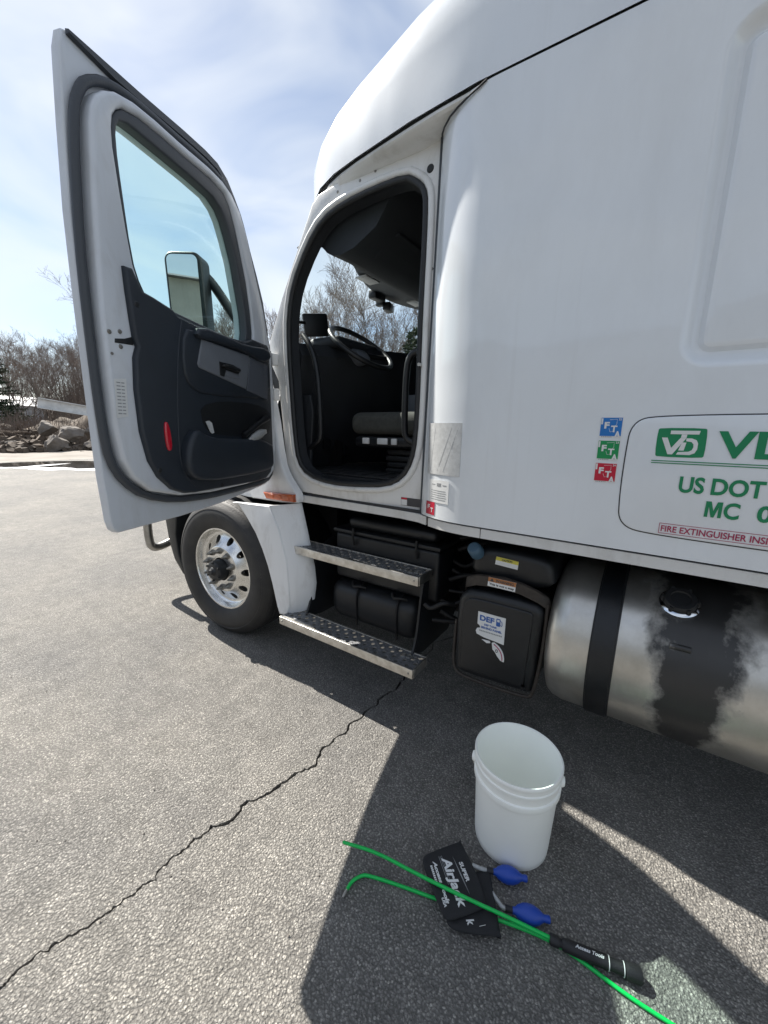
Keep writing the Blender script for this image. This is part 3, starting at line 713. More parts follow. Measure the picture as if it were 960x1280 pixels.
# thicket of brush: nobody could count it
rb = random.Random(9); V, F = [], []
for i in range(15000):
    brg = rb.uniform(67.0, 80.65) if rb.random() < 0.55 else rb.uniform(21.73, 67.0)
    D = rb.uniform(38, 72); dd = bearing(brg); p = Vector((dd.x*D, dd.y*D, -0.05))
    if D > 62: p.z += (D-62)*0.18
    if brg > 72.84 and 55 < D < 68: continue
    if brg > 72.84 and D < 55 and rb.random() < 0.6: continue
    h = (0.45 if brg > 72.84 and D < 55 else 1.0)*rb.uniform(1.0, 4.4)*(1.5 if rb.random() < 0.35 else 1.0)*(1.25 if brg < 57.57 else 1.0)*(0.55 if D < 46 else 1.15); a = rb.uniform(0, 6.28); ln = abs(rb.gauss(0, 0.22))
    q = p+Vector((math.cos(a)*ln*h, math.sin(a)*ln*h, h)); mid = p.lerp(q, 0.5)+Vector((rb.gauss(0, .1), rb.gauss(0, .1), 0))
    prism_seg(V, F, p, mid, 0.026, 0.019, 3); prism_seg(V, F, mid, q, 0.019, 0.006, 3)
    for j in range(3):
        s = mid.lerp(q, rb.random()); prism_seg(V, F, s, s+Vector((rb.gauss(0, .35), rb.gauss(0, .35), rb.uniform(0.1, .7))), 0.012, 0.006, 3)
o = bpy.data.objects.new('brush_thicket', mesh_of('brush_thicket', V, F, 'brush')); COL.objects.link(o); o['kind'] = 'stuff'
o['label'] = 'dense brown leafless brush below the trees'; o['category'] = 'brush'
V, F = [], []
for i in range(1500):
    y = rb.uniform(4.4, 12.4); x = rb.uniform(-34, -29.2); p = Vector((x, y, 0.3 if rb.random() < .6 else 0.9)); h = rb.uniform(0.4, 1.5)
    prism_seg(V, F, p, p+Vector((rb.gauss(0, .35), rb.gauss(0, .35), h)), 0.016, 0.005, 3)
o = bpy.data.objects.new('dead_weeds', mesh_of('dead_weeds', V, F, 'brush')); COL.objects.link(o); o['kind'] = 'stuff'
o['label'] = 'dry weeds and twigs over the debris mounds'; o['category'] = 'weeds'
V, F = [], []
rr_ = random.Random(33)
for i in range(900):   # broken stone heaped between the boulders
    y = rr_.uniform(3.6, 12.0); x = rr_.uniform(-31.5, -26.4); q = (x+31.5)/5.1; z = max(0, 1.5*(1-q)*rr_.uniform(0.2, 1.0)*(0.55+0.45*math.sin(y*1.1)))
    r = rr_.uniform(0.06, 0.24); k = len(V); c = Vector((x, y, z+r*0.4)); rot = Matrix.Rotation(rr_.uniform(0, 6), 3, 'Z') @ Matrix.Rotation(rr_.uniform(0, 6), 3, 'X')
    for dx, dy, dz in ((1, 1, 1), (-1, 1, 0.8), (-1, -1, 1), (1, -0.9, 0.9), (0.9, 1, -0.7), (-1, 0.8, -0.8), (-0.8, -1, -0.7), (1, -1, -0.6)):
        V.append(c+rot @ (Vector((dx*rr_.uniform(.6, 1.1), dy*rr_.uniform(.5, 1.0), dz*rr_.uniform(.4, .8)))*r))
    for f in ((0, 1, 2, 3), (4, 7, 6, 5), (0, 4, 5, 1), (1, 5, 6, 2), (2, 6, 7, 3), (3, 7, 4, 0)): F.append(tuple(k+j for j in f))
o = bpy.data.objects.new('rubble', mesh_of('rubble', V, F, 'hill')); COL.objects.link(o); o['kind'] = 'stuff'
o['label'] = 'small brown broken stone heaped round the boulders'; o['category'] = 'rubble'
V, F = [], []
rp = random.Random(21)
for i in range(420):   # loose grit on the asphalt
    x, y = rp.uniform(-3.2, 1.0), rp.uniform(-0.2, 2.4); r = rp.uniform(0.0016, 0.0042)
    k = len(V); c = Vector((x, y, r*0.5)); a = rp.uniform(0, 6.28)
    for dx, dy, dz in ((1, 0, 0), (0, 1.3, 0), (-1.1, 0, 0), (0, -0.9, 0), (0, 0, 0.9), (0, 0, -0.5)):
        V.append(c+Vector((dx*math.cos(a)-dy*math.sin(a), dx*math.sin(a)+dy*math.cos(a), dz))*r)
    for f in ((0, 1, 4), (1, 2, 4), (2, 3, 4), (3, 0, 4), (1, 0, 5), (2, 1, 5), (3, 2, 5), (0, 3, 5)): F.append(tuple(k+j for j in f))
o = bpy.data.objects.new('loose_grit', mesh_of('loose_grit', V, F, 'rock')); COL.objects.link(o); o['kind'] = 'stuff'
o['label'] = 'loose grit scattered over the asphalt'; o['category'] = 'gravel'
# ------------------------------------------------------------------ the truck
truck = empty('semi_truck', (-0.4, 2.82, 0), 'white sleeper-cab semi truck with its driver door open', 'truck')
CY = 2.82; YS = 1.57; YJ = 1.70
fs, fj = side(YS), side(YJ)

# --- sleeper side: flat panel with an embossed field, front edge rolled in to the door pillar
EDGE = [(-0.938, 1.700), (-0.925, 1.672), (-0.895, 1.643), (-0.855, 1.617), (-0.80, 1.594), (-0.735, 1.578), (-0.665, 1.571), (-0.60, YS)]
ZB, ZT = 1.105, 2.711
bm = bmesh.new(); rows = []
for z in [ZB+(ZT-ZB)*k/14 for k in range(15)]: rows.append([bm.verts.new((x+0.04*(z-1.1)/1.5*max(0, min(1, (-0.60-x)/0.3)), y, z)) for x, y in chaikin(EDGE, 1, False)])
for A, B in zip(rows, rows[1:]):
    for j in range(len(A)-1): bm.faces.new((A[j], A[j+1], B[j+1], B[j]))
finish('sleeper_corner', bm, 'white', truck, 60)
bm = bmesh.new()
REC = rrect(0.005, 1.700, 1.30, 2.590, 0.085, 8)
outer = [(-0.60, ZB), (2.0, ZB), (2.0, ZT), (-0.60, ZT)]
# flat field round the embossing
rings = []
prof = [(0.0, 0.0), (0.006, -0.0006), (0.014, -0.006), (0.024, -0.017), (0.034, -0.027), (0.044, -0.032), (0.050, -0.032), (0.056, -0.026), (0.062, -0.018), (0.070, -0.015), (0.078, -0.0145)]
P = ccw(REC)
for d, t in prof: rings.append([bm.verts.new(fs(u, v, t)) for u, v in offset(P, d)])
for A, B in zip(rings, rings[1:]):
    for i in range(len(A)): bm.faces.new((A[i], A[(i+1) % len(A)], B[(i+1) % len(A)], B[i]))
bm.faces.new(rings[-1])
ov = [bm.verts.new(fs(u, v, 0)) for u, v in outer]
oe = [bm.edges.new((ov[i], ov[(i+1) % 4])) for i in range(4)]
ie = [bm.edges.get((rings[0][i], rings[0][(i+1) % len(P)])) for i in range(len(P))]
bmesh.ops.triangle_fill(bm, use_beauty=True, edges=oe+ie)
body = finish('sleeper_side', bm, 'white', truck, 30)
# rear and right-hand walls, floor
box('sleeper_rear_wall', (1.96, 1.60, 1.11), (1.999, 4.04, 3.6), 'white', truck)
prism('right_side_wall', [(-2.03, 1.0), (2.0, 1.0), (2.0, 2.70), (-1.62, 2.70), (-2.03, 2.0)], side(4.07), -0.001, 0.03, 'white', truck, holes=[[(-1.85, 1.95), (-1.05, 1.95), (-1.05, 2.5), (-1.55, 2.5)]])
box('cab_floor', (-2.02, 1.735, 1.13), (1.95, 4.03, 1.235), 'inter', truck)
# sill strip under the sleeper (two lengths with a butt joint), following the rolled corner
def strip(name, pts, z0, z1, thick, material, parent):
    bm = bmesh.new(); q = []
    for i, (x, y) in enumerate(pts):
        q.append([bm.verts.new((x, y, z0)), bm.verts.new((x, y, z1)), bm.verts.new((x, y+thick, z1)), bm.verts.new((x, y+thick, z0))])
    for A, B in zip(q, q[1:]):
        for k in range(4): bm.faces.new((A[k], B[k], B[(k+1) % 4], A[(k+1) % 4]))
    bm.faces.new(q[0]); bm.faces.new(q[-1]); return finish(name, bm, material, parent, 30)
ep = [(x+0.012, y+0.006) for x, y in EDGE[2:]]
strip('sill_strip', [(-0.86, 1.628)]+ep[1:]+[(-0.583, YS+0.006)], 1.056, 1.097, 0.03, 'sill', truck)
strip('sill_strip', [(-0.579, YS+0.006), (2.0, YS+0.006)], 1.056, 1.097, 0.03, 'sill', truck)
strip('sill_gap', [(-0.86, 1.640)]+[(x, y+0.012) for x, y in ep[1:]]+[(2.0, YS+0.014)], 1.090, 1.112, 0.01, 'gap', truck)

# --- roof cap: lofted shell narrowing and dropping to the front
WX = [(-2.10, 0.02), (-2.06, 0.42), (-1.98, 0.68), (-1.86, 0.88), (-1.74, 1.005), (-1.62, 1.085), (-1.48, 1.137), (-1.33, 1.168), (-1.0, 1.222), (-0.70, 1.250), (2.0, 1.250)]
HX = [(-2.10, 0.02), (-2.06, 0.10), (-1.98, 0.17), (-1.86, 0.23), (-1.74, 0.275), (-1.62, 0.31), (-1.48, 0.37), (-1.33, 0.42), (-1.0, 0.505), (-0.70, 0.565), (-0.2, 0.64), (0.5, 0.72), (2.0, 0.82)]
bm = bmesh.new(); secs = []; ZR = 2.7195
xs = [-2.10, -2.085, -2.06, -2.02, -1.98, -1.92, -1.86, -1.80, -1.74, -1.68, -1.62, -1.55, -1.48, -1.40, -1.33, -1.22, -1.11, -1.0, -0.85, -0.70, -0.5, -0.25, 0, 0.25, 0.5, 1.0, 1.5, 2.0]
for x in xs:
    w, h = lin(x, WX), lin(x, HX); sec = []
    for k in range(49):
        a = math.pi*k/48; c, s = math.cos(a), math.sin(a); e = 2/5.5
        y = CY-w*math.copysign(abs(c)**e, c); z = ZR+h*abs(s)**e
        # a soft shoulder crease along the flank
        sec.append(bm.verts.new((x, y, z)))
    secs.append(sec)
for A, B in zip(secs, secs[1:]):
    for k in range(48): bm.faces.new((A[k], A[k+1], B[k+1], B[k]))
bm.faces.new(secs[-1]); bm.faces.new(secs[0])
roof = finish('roof_cap', bm, 'white', truck, 60)
# dark joint under the roof cap
seam = [(-1.66, 2.82-1.062), (-1.62, 2.82-1.082), (-1.48, 2.82-1.132), (-1.33, 2.82-1.163), (-1.0, 2.82-1.217), (-0.70, 2.82-1.2455), (-0.2, 2.82-1.2455), (2.0, 2.82-1.2455)]
strip('roof_joint', [(x, y+0.014) for x, y in seam], 2.708, 2.730, 0.02, 'gap', roof)
# eave moulding over the door: from the door frame out to the roof edge
bm = bmesh.new(); rows = []
for x, ye in ((-1.66, 1.765), (-1.60, 1.738), (-1.54, 1.712), (-1.44, 1.686), (-1.33, 1.662), (-1.18, 1.636), (-1.0, 1.608), (-0.86, 1.590), (-0.76, 1.582), (-0.705, 1.578)):
    zi = 2.668 if x > -1.5 else 2.668-0.10*max(0, (-1.5-x)/0.16); zi += 0.028*max(0, (x+1.0)/0.3); zo = 2.711-0.028*max(0, (-1.5-x)/0.16)
    yi = max(1.705, ye+0.012)
    rows.append([bm.verts.new(p) for p in ((x, yi+0.06, zi+0.012), (x, yi, zi), (x, yi-(yi-ye)*0.5, zi-0.004+(zo-zi)*0.25), (x, ye+0.008, zo-0.022), (x, ye, zo-0.012), (x, ye+0.003, zo), (x, ye+0.02, zo+0.003), (x, yi+0.06, zo+0.003))])
for A, B in zip(rows, rows[1:]):
    for k in range(8): bm.faces.new((A[k], A[(k+1) % 8], B[(k+1) % 8], B[k]))
bm.faces.new(rows[0]); bm.faces.new(rows[-1])
ev = finish('door_eave', bm, 'jamb', truck, 50)
tube('eave_joint', [(-0.665, 1.5695, 2.712), (-0.69, 1.5695, 2.702), (-0.73, 1.575, 2.693), (-0.78, 1.588, 2.684), (-0.82, 1.604, 2.676), (-0.855, 1.628, 2.667), (-0.875, 1.650, 2.662), (-0.893, 1.688, 2.658)], 0.0035, 'gap', ev, n=8)

# --- door frame of the cab
APER = [(-1.075, 2.583), (-1.02, 2.551), (-0.983, 2.513), (-0.973, 2.462), (-0.974, 2.3), (-0.979, 2.131), (-0.983, 1.909), (-0.983, 1.668), (-0.989, 1.463), (-1.008, 1.356), (-1.057, 1.276), (-1.15, 1.229), (-1.353, 1.211), (-1.543, 1.207), (-1.717, 1.239), (-1.789, 1.312), (-1.811, 1.442), (-1.828, 1.695), (-1.842, 1.966), (-1.834, 2.13), (-1.788, 2.286), (-1.671, 2.449), (-1.565, 2.541), (-1.426, 2.575), (-1.236, 2.586)]
APER = ccw(chaikin(APER, 1))
FRAME = ccw([(-0.940, 1.10), (-0.942, 1.3), (-0.938, 1.643), (-0.922, 1.99), (-0.908, 2.31), (-0.90, 2.60), (-0.905, 2.688), (-1.03, 2.690), (-1.354, 2.690), (-1.493, 2.684), (-1.60, 2.672), (-1.645, 2.64), (-1.75, 2.475), (-1.90, 2.235), (-2.03, 1.99), (-2.015, 1.88), (-1.955, 1.78), (-1.93, 1.5), (-1.915, 1.32), (-1.89, 1.21), (-1.80, 1.118)])
frame = prism('door_frame', FRAME, fj, -0.05, 0.0, 'jamb', truck, holes=[offset(APER, -0.004)], bev=0.006)
ridge = [side(1.700)(u, v, 0) for u, v in offset(APER, -0.036)]
tube('frame_lip', ridge, 0.017, 'jamb', frame, n=10, closed=True)
tube('frame_seal', [side(1.700)(u, v, 0.002) for u, v in offset(APER, -0.008)], 0.0145, 'rubber', frame, n=10, closed=True)
# black reveal running into the cab
bm = bmesh.new(); r0 = [bm.verts.new(side(1.704)(u, v, 0)) for u, v in offset(APER, -0.004)]; r1 = [bm.verts.new(side(1.76)(u, v, 0)) for u, v in offset(APER, 0.010)]; r2 = [bm.verts.new(side(1.775)(u, v, 0)) for u, v in offset(APER, -0.03)]
for A, B in ((r0, r1), (r1, r2)):
    for i in range(len(A)): bm.faces.new((A[i], A[(i+1) % len(A)], B[(i+1) % len(A)], B[i]))
finish('frame_reveal', bm, 'inter', frame, 60)
for (u, v) in ((-0.952, 2.590),):
    lathe('rubber_plug', [(0, 0.005), (0.012, 0.005), (0.016, 0.002), (0.017, 0)], fj(u, v, 0), (0, -1, 0), 'rubber', frame, n=20)
for (u, v) in ((-1.33, 2.655), (-1.47, 2.647), (-1.24, 2.668), (-0.926, 2.2), (-0.926, 1.6), (-1.90, 1.20)):
    lathe('screw', [(0, 0.003), (0.005, 0.003), (0.007, 0)], fj(u, v, 0), (0, -1, 0), 'nut', frame, n=10)
# joint between pillar and sleeper corner
bm = bmesh.new(); tube_bm(bm, [(-0.938, 1.694, 1.11), (-0.926, 1.694, 1.6), (-0.915, 1.694, 2.0), (-0.907, 1.694, 2.3), (-0.897, 1.692, 2.68)], 0.006, 8); finish('pillar_joint', bm, 'seal', frame, 50)
lathe('striker', [(0, 0.03), (0.008, 0.03), (0.008, 0.0), (0.016, 0.0), (0.016, -0.004)], (-0.962, 1.70, 1.80), (0, -1, 0), 'chrome', frame, n=14)
# cab sill below the doorway
strip('cab_sill', [(-1.86, 1.700), (-1.78, 1.690), (-1.4, 1.686), (-1.05, 1.680), (-0.935, 1.662), (-0.875, 1.634)], 1.058, 1.099, 0.05, 'sill', truck)
strip('cab_sill_gap', [(-1.86, 1.708), (-1.4, 1.700), (-0.935, 1.676), (-0.875, 1.645)], 1.094, 1.112, 0.02, 'gap', truck)
# sticker on the sill corner, small warning label
wl = prism('warning_label', [(-1.058, 1.124), (-0.944, 1.124), (-0.944, 1.166), (-1.058, 1.166)], fj, 0.0005, 0.0015, 'ink', frame)
prism('label_panel', [(-1.056, 1.126), (-1.022, 1.126), (-1.022, 1.155), (-1.056, 1.155)], fj, 0.0012, 0.0024, 'label', frame)
prism('label_bar', [(-1.056, 1.156), (-1.022, 1.156), (-1.022, 1.165), (-1.056, 1.165)], fj, 0.0012, 0.0024, 'stred', frame)

# --- windshield, pillars, header, bonnet
def wcurve(z, xs_, xc, ys_): return [Vector((xs_+(xc-xs_)*(1-((k-8)/8)**2), ys_+(2*(CY-ys_))*k/16, z)) for k in range(17)]
lo_, hi_ = wcurve(1.97, -2.05, -2.36, 1.735), wcurve(2.69, -1.66, -2.03, 1.79)
bm = bmesh.new(); rows = []
for s in range(7):
    rows.append([bm.verts.new(a.lerp(b, s/6)+Vector((-0.03*math.sin(math.pi*s/6), 0, 0))) for a, b in zip(lo_, hi_)])
for A, B in zip(rows, rows[1:]):
    for k in range(16): bm.faces.new((A[k], A[k+1], B[k+1], B[k]))
finish('windshield', bm, 'windsh', truck, 60)
tube('windshield_pillar', [(-2.045, 1.735, 1.93), (-1.85, 1.752, 2.32), (-1.655, 1.775, 2.67)], [0.026, 0.022, 0.022], 'inter', truck, n=12)
tube('windshield_pillar', [(-2.05, 3.905, 1.93), (-1.85, 3.88, 2.32), (-1.655, 3.85, 2.67)], [0.034, 0.03, 0.03], 'white', truck, n=12)
bm = bmesh.new(); tube_bm(bm, hi_, 0.03, 8); finish('windshield_header', bm, 'inter', truck, 50)
HB = [(-2.0, 1.13, 1.93, 1.035), (-2.3, 1.12, 1.90, 1.03), (-2.6, 1.09, 1.83, 1.03), (-3.0, 1.05, 1.74, 1.03), (-3.4, 1.0, 1.63, 1.03), (-3.75, 0.93, 1.50, 0.95), (-4.0, 0.82, 1.36, 0.85)]
bm = bmesh.new(); secs = []
for x, w, zt, zb in HB:
    sec = []
    for k in range(25):
        a = math.pi*k/24; c, s = math.cos(a), math.sin(a); e = 2/5.0
        sec.append(bm.verts.new((x, CY-w*math.copysign(abs(c)**e, c), zb+(zt-zb)*abs(s)**e)))
    secs.append(sec)
for A, B in zip(secs, secs[1:]):
    for k in range(24): bm.faces.new((A[k], A[k+1], B[k+1], B[k]))
bm.faces.new(secs[-1])
hood = finish('hood', bm, 'fair', truck, 50)
# cowl corner in front of the door frame, with the amber side marker
prism('cowl_corner', chaikin([(-2.33, 1.040), (-1.762, 1.046), (-1.745, 1.10), (-1.80, 1.160), (-1.85, 1.215), (-1.893, 1.30), (-1.94, 1.62), (-2.02, 1.86), (-2.33, 1.80)], 1), side(1.635), -0.05, 0, 'fair', truck, bev=0.015)
am = prism('side_marker', [(-2.01, 1.062), (-1.765, 1.066), (-1.768, 1.112), (-2.04, 1.104)], side(1.62), -0.02, 0.012, 'amber', truck, bev=0.008)
for k in range(3): prism('lens_facet', rrect(-1.985+k*0.07, 1.074, -1.935+k*0.07, 1.100, 0.008, 3), side(1.62), 0.010, 0.0155, 'amber', am, bev=0.002)
# grille, bumper and its tube guard
box('grille', (-4.04, 2.2, 0.75), (-3.99, 3.44, 1.32), 'plastic', truck, bev=0.02)
bm = bmesh.new(); box_bm(bm, (-4.15, 2.06, 0.34), (-3.80, 3.58, 0.78), 0.08, 4); finish('bumper', bm, 'fair', truck)
tube('bumper_guard', smoothpath([(-3.70, 1.648, 0.95), (-3.70, 1.640, 0.66), (-3.70, 1.640, 0.46), (-3.70, 1.672, 0.405), (-3.70, 1.75, 0.405), (-3.70, 1.92, 0.46), (-3.72, 2.08, 0.50), (-3.82, 2.15, 0.52)], 2), 0.036, 'steel', truck, n=12)
# dark trailing lip of the wheel arch ahead of the tyre
prism('arch_lip', [(-3.31, 0.98), (-3.31, 0.735), (-3.285, 0.565), (-3.225, 0.412), (-3.11, 0.305), (-3.08, 0.305), (-3.155, 0.475), (-3.17, 0.63), (-3.13, 0.79), (-3.08, 0.98)], side(1.61), -0.30, 0, 'plastic', truck, bev=0.01)
# wheel well
bm = bmesh.new(); well = []
for k in range(15):
    a = R(-8+196*k/14); c = Vector((-2.48-0.58*math.cos(a), 1.66, 0.50+0.535*math.sin(a)))
    well.append([bm.verts.new(c), bm.verts.new(c+Vector((0, 0.55, 0)))])
for A, B in zip(well, well[1:]): bm.faces.new((A[0], B[0], B[1], A[1]))
finish('wheel_well', bm, 'dark', truck, 60)
box('engine_bay_wall', (-3.3, 2.16, 0.55), (-1.9, 2.22, 1.55), 'dark', truck)
# fairing behind the wheel: outer blade and the recessed return
blade = [(-2.30, 1.012), (-2.237, 1.008), (-2.15, 0.925), (-2.071, 0.834), (-2.015, 0.74), (-1.968, 0.639), (-1.93, 0.52), (-1.893, 0.379), (-1.873, 0.329), (-1.80, 0.345), (-1.772, 0.413), (-1.774, 0.55), (-1.786, 0.699), (-1.84, 0.88), (-1.925, 1.034)]
fairing = prism('wheel_fairing', blade, side(1.56), -0.035, 0, 'fair', truck, bev=0.01)
bm = bmesh.new(); A = []; B = []
for (x0, z0), (x1, z1) in zip([(-1.932, 1.033), (-1.845, 0.88), (-1.79, 0.699), (-1.778, 0.55), (-1.776, 0.413), (-1.80, 0.35)], [(-1.780, 1.05), (-1.725, 0.848), (-1.680, 0.66), (-1.668, 0.55), (-1.690, 0.424), (-1.70, 0.37)]):
    r = []
    for s in range(7): r.append(bm.verts.new((x0+(x1-x0)*s/6, 1.566+0.11*(s/6)**1.3, z0+(z1-z0)*s/6)))
    A.append(r)
for a, b in zip(A, A[1:]):
    for k in range(6): bm.faces.new((a[k], a[k+1], b[k+1], b[k]))
e = bmesh.ops.extrude_face_region(bm, geom=bm.faces[:]); bmesh.ops.translate(bm, verts=[v for v in e['geom'] if isinstance(v, bmesh.types.BMVert)], vec=(0, 0.02, 0))
finish('fairing_return', bm, 'fair', fairing, 50)

# --- wheels
def sector_disc(bm, c, n_h, r_in, r_out, hr, rh, fy, depth):
    """dished disc with n_h round hand holes; axis along -Y"""
    NB = 24
    def P(r, a, dy=0.0): return bm.verts.new((c[0]+r*math.cos(a), c[1]+fy(r)+dy, c[2]+r*math.sin(a)))
    for s in range(n_h):
        a0 = 2*math.pi*s/n_h; half = math.pi/n_h
        hole = []; outer = []; mid = []
        for i in range(NB):
            t = 2*math.pi*i/NB
            hx, hy = rh*math.cos(t), rh*math.sin(t)*0.86
            hole.append((hr+hx, a0+hy/hr))
            # square boundary of the cell, in (r, angle)
            cx, cy = math.cos(t), math.sin(t); k = 1/max(abs(cx), abs(cy)); cx *= k; cy *= k
            rr = hr+(cx*(r_out-hr) if cx > 0 else cx*(hr-r_in)); outer.append((rr, a0+cy*half))
            mid.append(((hole[-1][0]*0.6+rr*0.4), (hole[-1][1]*0.6+(a0+cy*half)*0.4)))
        H, M_, O = ([P(r, a) for r, a in q] for q in (hole, mid, outer)); D_ = [P(r, a, depth) for r, a in hole]
        for A, B in ((D_, H), (H, M_), (M_, O)):
            for i in range(NB): bm.faces.new((A[i], A[(i+1) % NB], B[(i+1) % NB], B[i]))
    bmesh.ops.remove_doubles(bm, verts=bm.verts[:], dist=0.0008)
def wheel(c, steer):
    c = Vector(c); y0 = c.y
    rim = bmesh.new()
    lathe_bm(rim, [(0.300, -0.010), (0.304, 0.0), (0.300, 0.010), (0.290, 0.010), (0.283, -0.002), (0.279, -0.025), (0.272, -0.040), (0.262, -0.046), (0.25, -0.046)], c, (0, -1, 0), 72)
    def fy(r): return 0.046-0.052*(1-max(0, min(1, (r-0.172)/0.08)))**1.6
    sector_disc(rim, c, 10, 0.172, 0.252, 0.214, 0.0285, fy, 0.028)
    lathe_bm(rim, [(0.173, 0.0058), (0.168, 0.012), (0.160, 0.014), (0.10, 0.014), (0.085, 0.014)], c, (0, -1, 0), 72)
    w = finish('wheel', rim, 'alu', truck, 40)
    ty = [(0.292, -0.03), (0.297, 0.004), (0.306, 0.016), (0.330, 0.030), (0.365, 0.040), (0.400, 0.042), (0.432, 0.036), (0.436, 0.033), (0.440, 0.036), (0.462, 0.024), (0.466, 0.018), (0.485, 0.004), (0.496, -0.012), (0.501, -0.030)]
    for gy in (-0.07, -0.118, -0.166, -0.214):
        ty += [(0.503, gy+0.010), (0.494, gy+0.006), (0.494, gy-0.006), (0.503, gy-0.010)]
    ty += [(0.501, -0.254), (0.485, -0.275), (0.44, -0.295), (0.36, -0.30), (0.29, -0.28)]
    tyre = lathe('tyre', ty, c, (0, -1, 0), 'tyre', w, n=96, smooth=35)
    # raised sidewall ribs and shoulder lugs
    lug = bmesh.new()
    for k in range(72):
        a = 2*math.pi*k/72; d = Vector((math.cos(a), 0, math.sin(a))); tg = Vector((-math.sin(a), 0, math.cos(a)))
        b = c+d*0.487+Vector((0, -0.004, 0)); V = []
        for i, (du, dr, dy) in enumerate(((-1, -8, 0), (1, -8, 0), (1, 11, 18), (-1, 11, 18), (-1, -8, 10), (1, -8, 10), (1, 10, 30), (-1, 10, 30))):
            V.append(lug.verts.new(b+tg*0.0135*du+d*dr*0.001+Vector((0, dy*0.001, 0))))
        for f in ((0, 1, 2, 3), (4, 5, 6, 7), (0, 1, 5, 4), (1, 2, 6, 5), (2, 3, 7, 6), (3, 0, 4, 7)): lug.faces.new([V[i] for i in f])
    l_ = finish('shoulder_lugs', lug, 'tyre', w, 20); l_['kind'] = 'stuff'
    lathe('hub', [(0.0, 0.095), (0.022, 0.095), (0.030, 0.088), (0.034, 0.082), (0.062, 0.080), (0.072, 0.072), (0.076, 0.05), (0.076, 0.008)], c, (0, -1, 0), 'plastic', w, n=40)
    lathe('hub_plug', [(0.0, 0.106), (0.016, 0.106), (0.021, 0.100), (0.021, 0.094)], c, (0, -1, 0), 'rubber', w, n=16)
    for k in range(6):
        a = R(30+60*k); q = c+Vector((0.066*math.cos(a), 0, 0.066*math.sin(a)))
        lathe('hub_bolt', [(0, 0.088), (0.008, 0.088), (0.008, 0.07)], q, (0, -1, 0), 'plastic', w, n=6)
    lathe('hub_backing', [(0.16, -0.06), (0.245, -0.06), (0.29, -0.10)], c, (0, -1, 0), 'dark', w, n=32)
    for k in range(10):
        a = R(18+36*k); q = c+Vector((0.137*math.cos(a), 0, 0.137*math.sin(a)))
        lathe('lug_nut', [(0.0, 0.066), (0.006, 0.062), (0.012, 0.040), (0.0165, 0.034), (0.0175, 0.022), (0.023, 0.020), (0.024, 0.010)], q, (0, -1, 0), 'nut', w, n=12)
    # steer the whole wheel about the kingpin
    rot = Matrix.Translation(c) @ Matrix.Rotation(steer, 4, 'Z') @ Matrix.Translation(-c)
    for o in [w]+[x for x in bpy.data.objects if x.parent == w]: o.data.transform(rot)
    return w
wheel((-2.483, 1.575, 0.502), R(3.5))
# right-hand steer wheel shares the meshes
w0 = [o for o in bpy.data.objects if o.name == 'wheel'][0]
w1 = w0.copy(); COL.objects.link(w1); w1.parent = truck
w1.scale = (1, -1, 1); w1.location = Vector((0, 2*CY, 0))-truck.location
for ch in [o for o in bpy.data.objects if o.parent == w0]:
    c_ = ch.copy(); COL.objects.link(c_); c_.parent = w1

# --- chassis under the cab
for y in (2.36, 3.24): box('frame_rail', (-3.9, y, 0.62), (3.2, y+0.07, 0.90), 'dark', truck)
box('engine_block', (-3.2, 2.45, 0.45), (-1.4, 3.22, 1.12), 'dark', truck, bev=0.05)
box('transmission', (-1.38, 2.5, 0.42), (0.6, 3.1, 0.95), 'dark', truck, bev=0.08)
box('front_axle', (-2.56, 1.92, 0.40), (-2.40, 3.7, 0.52), 'dark', truck, bev=0.02)
box('right_light_block', (-1.5, 3.42, 0.35), (1.9, 3.95, 1.08), 'dark', truck, bev=0.05)  # unseen box, added to block light under the truck
box('inner_shield', (-1.62, 2.26, 0.34), (-0.10, 2.31, 1.12), 'dark', truck)

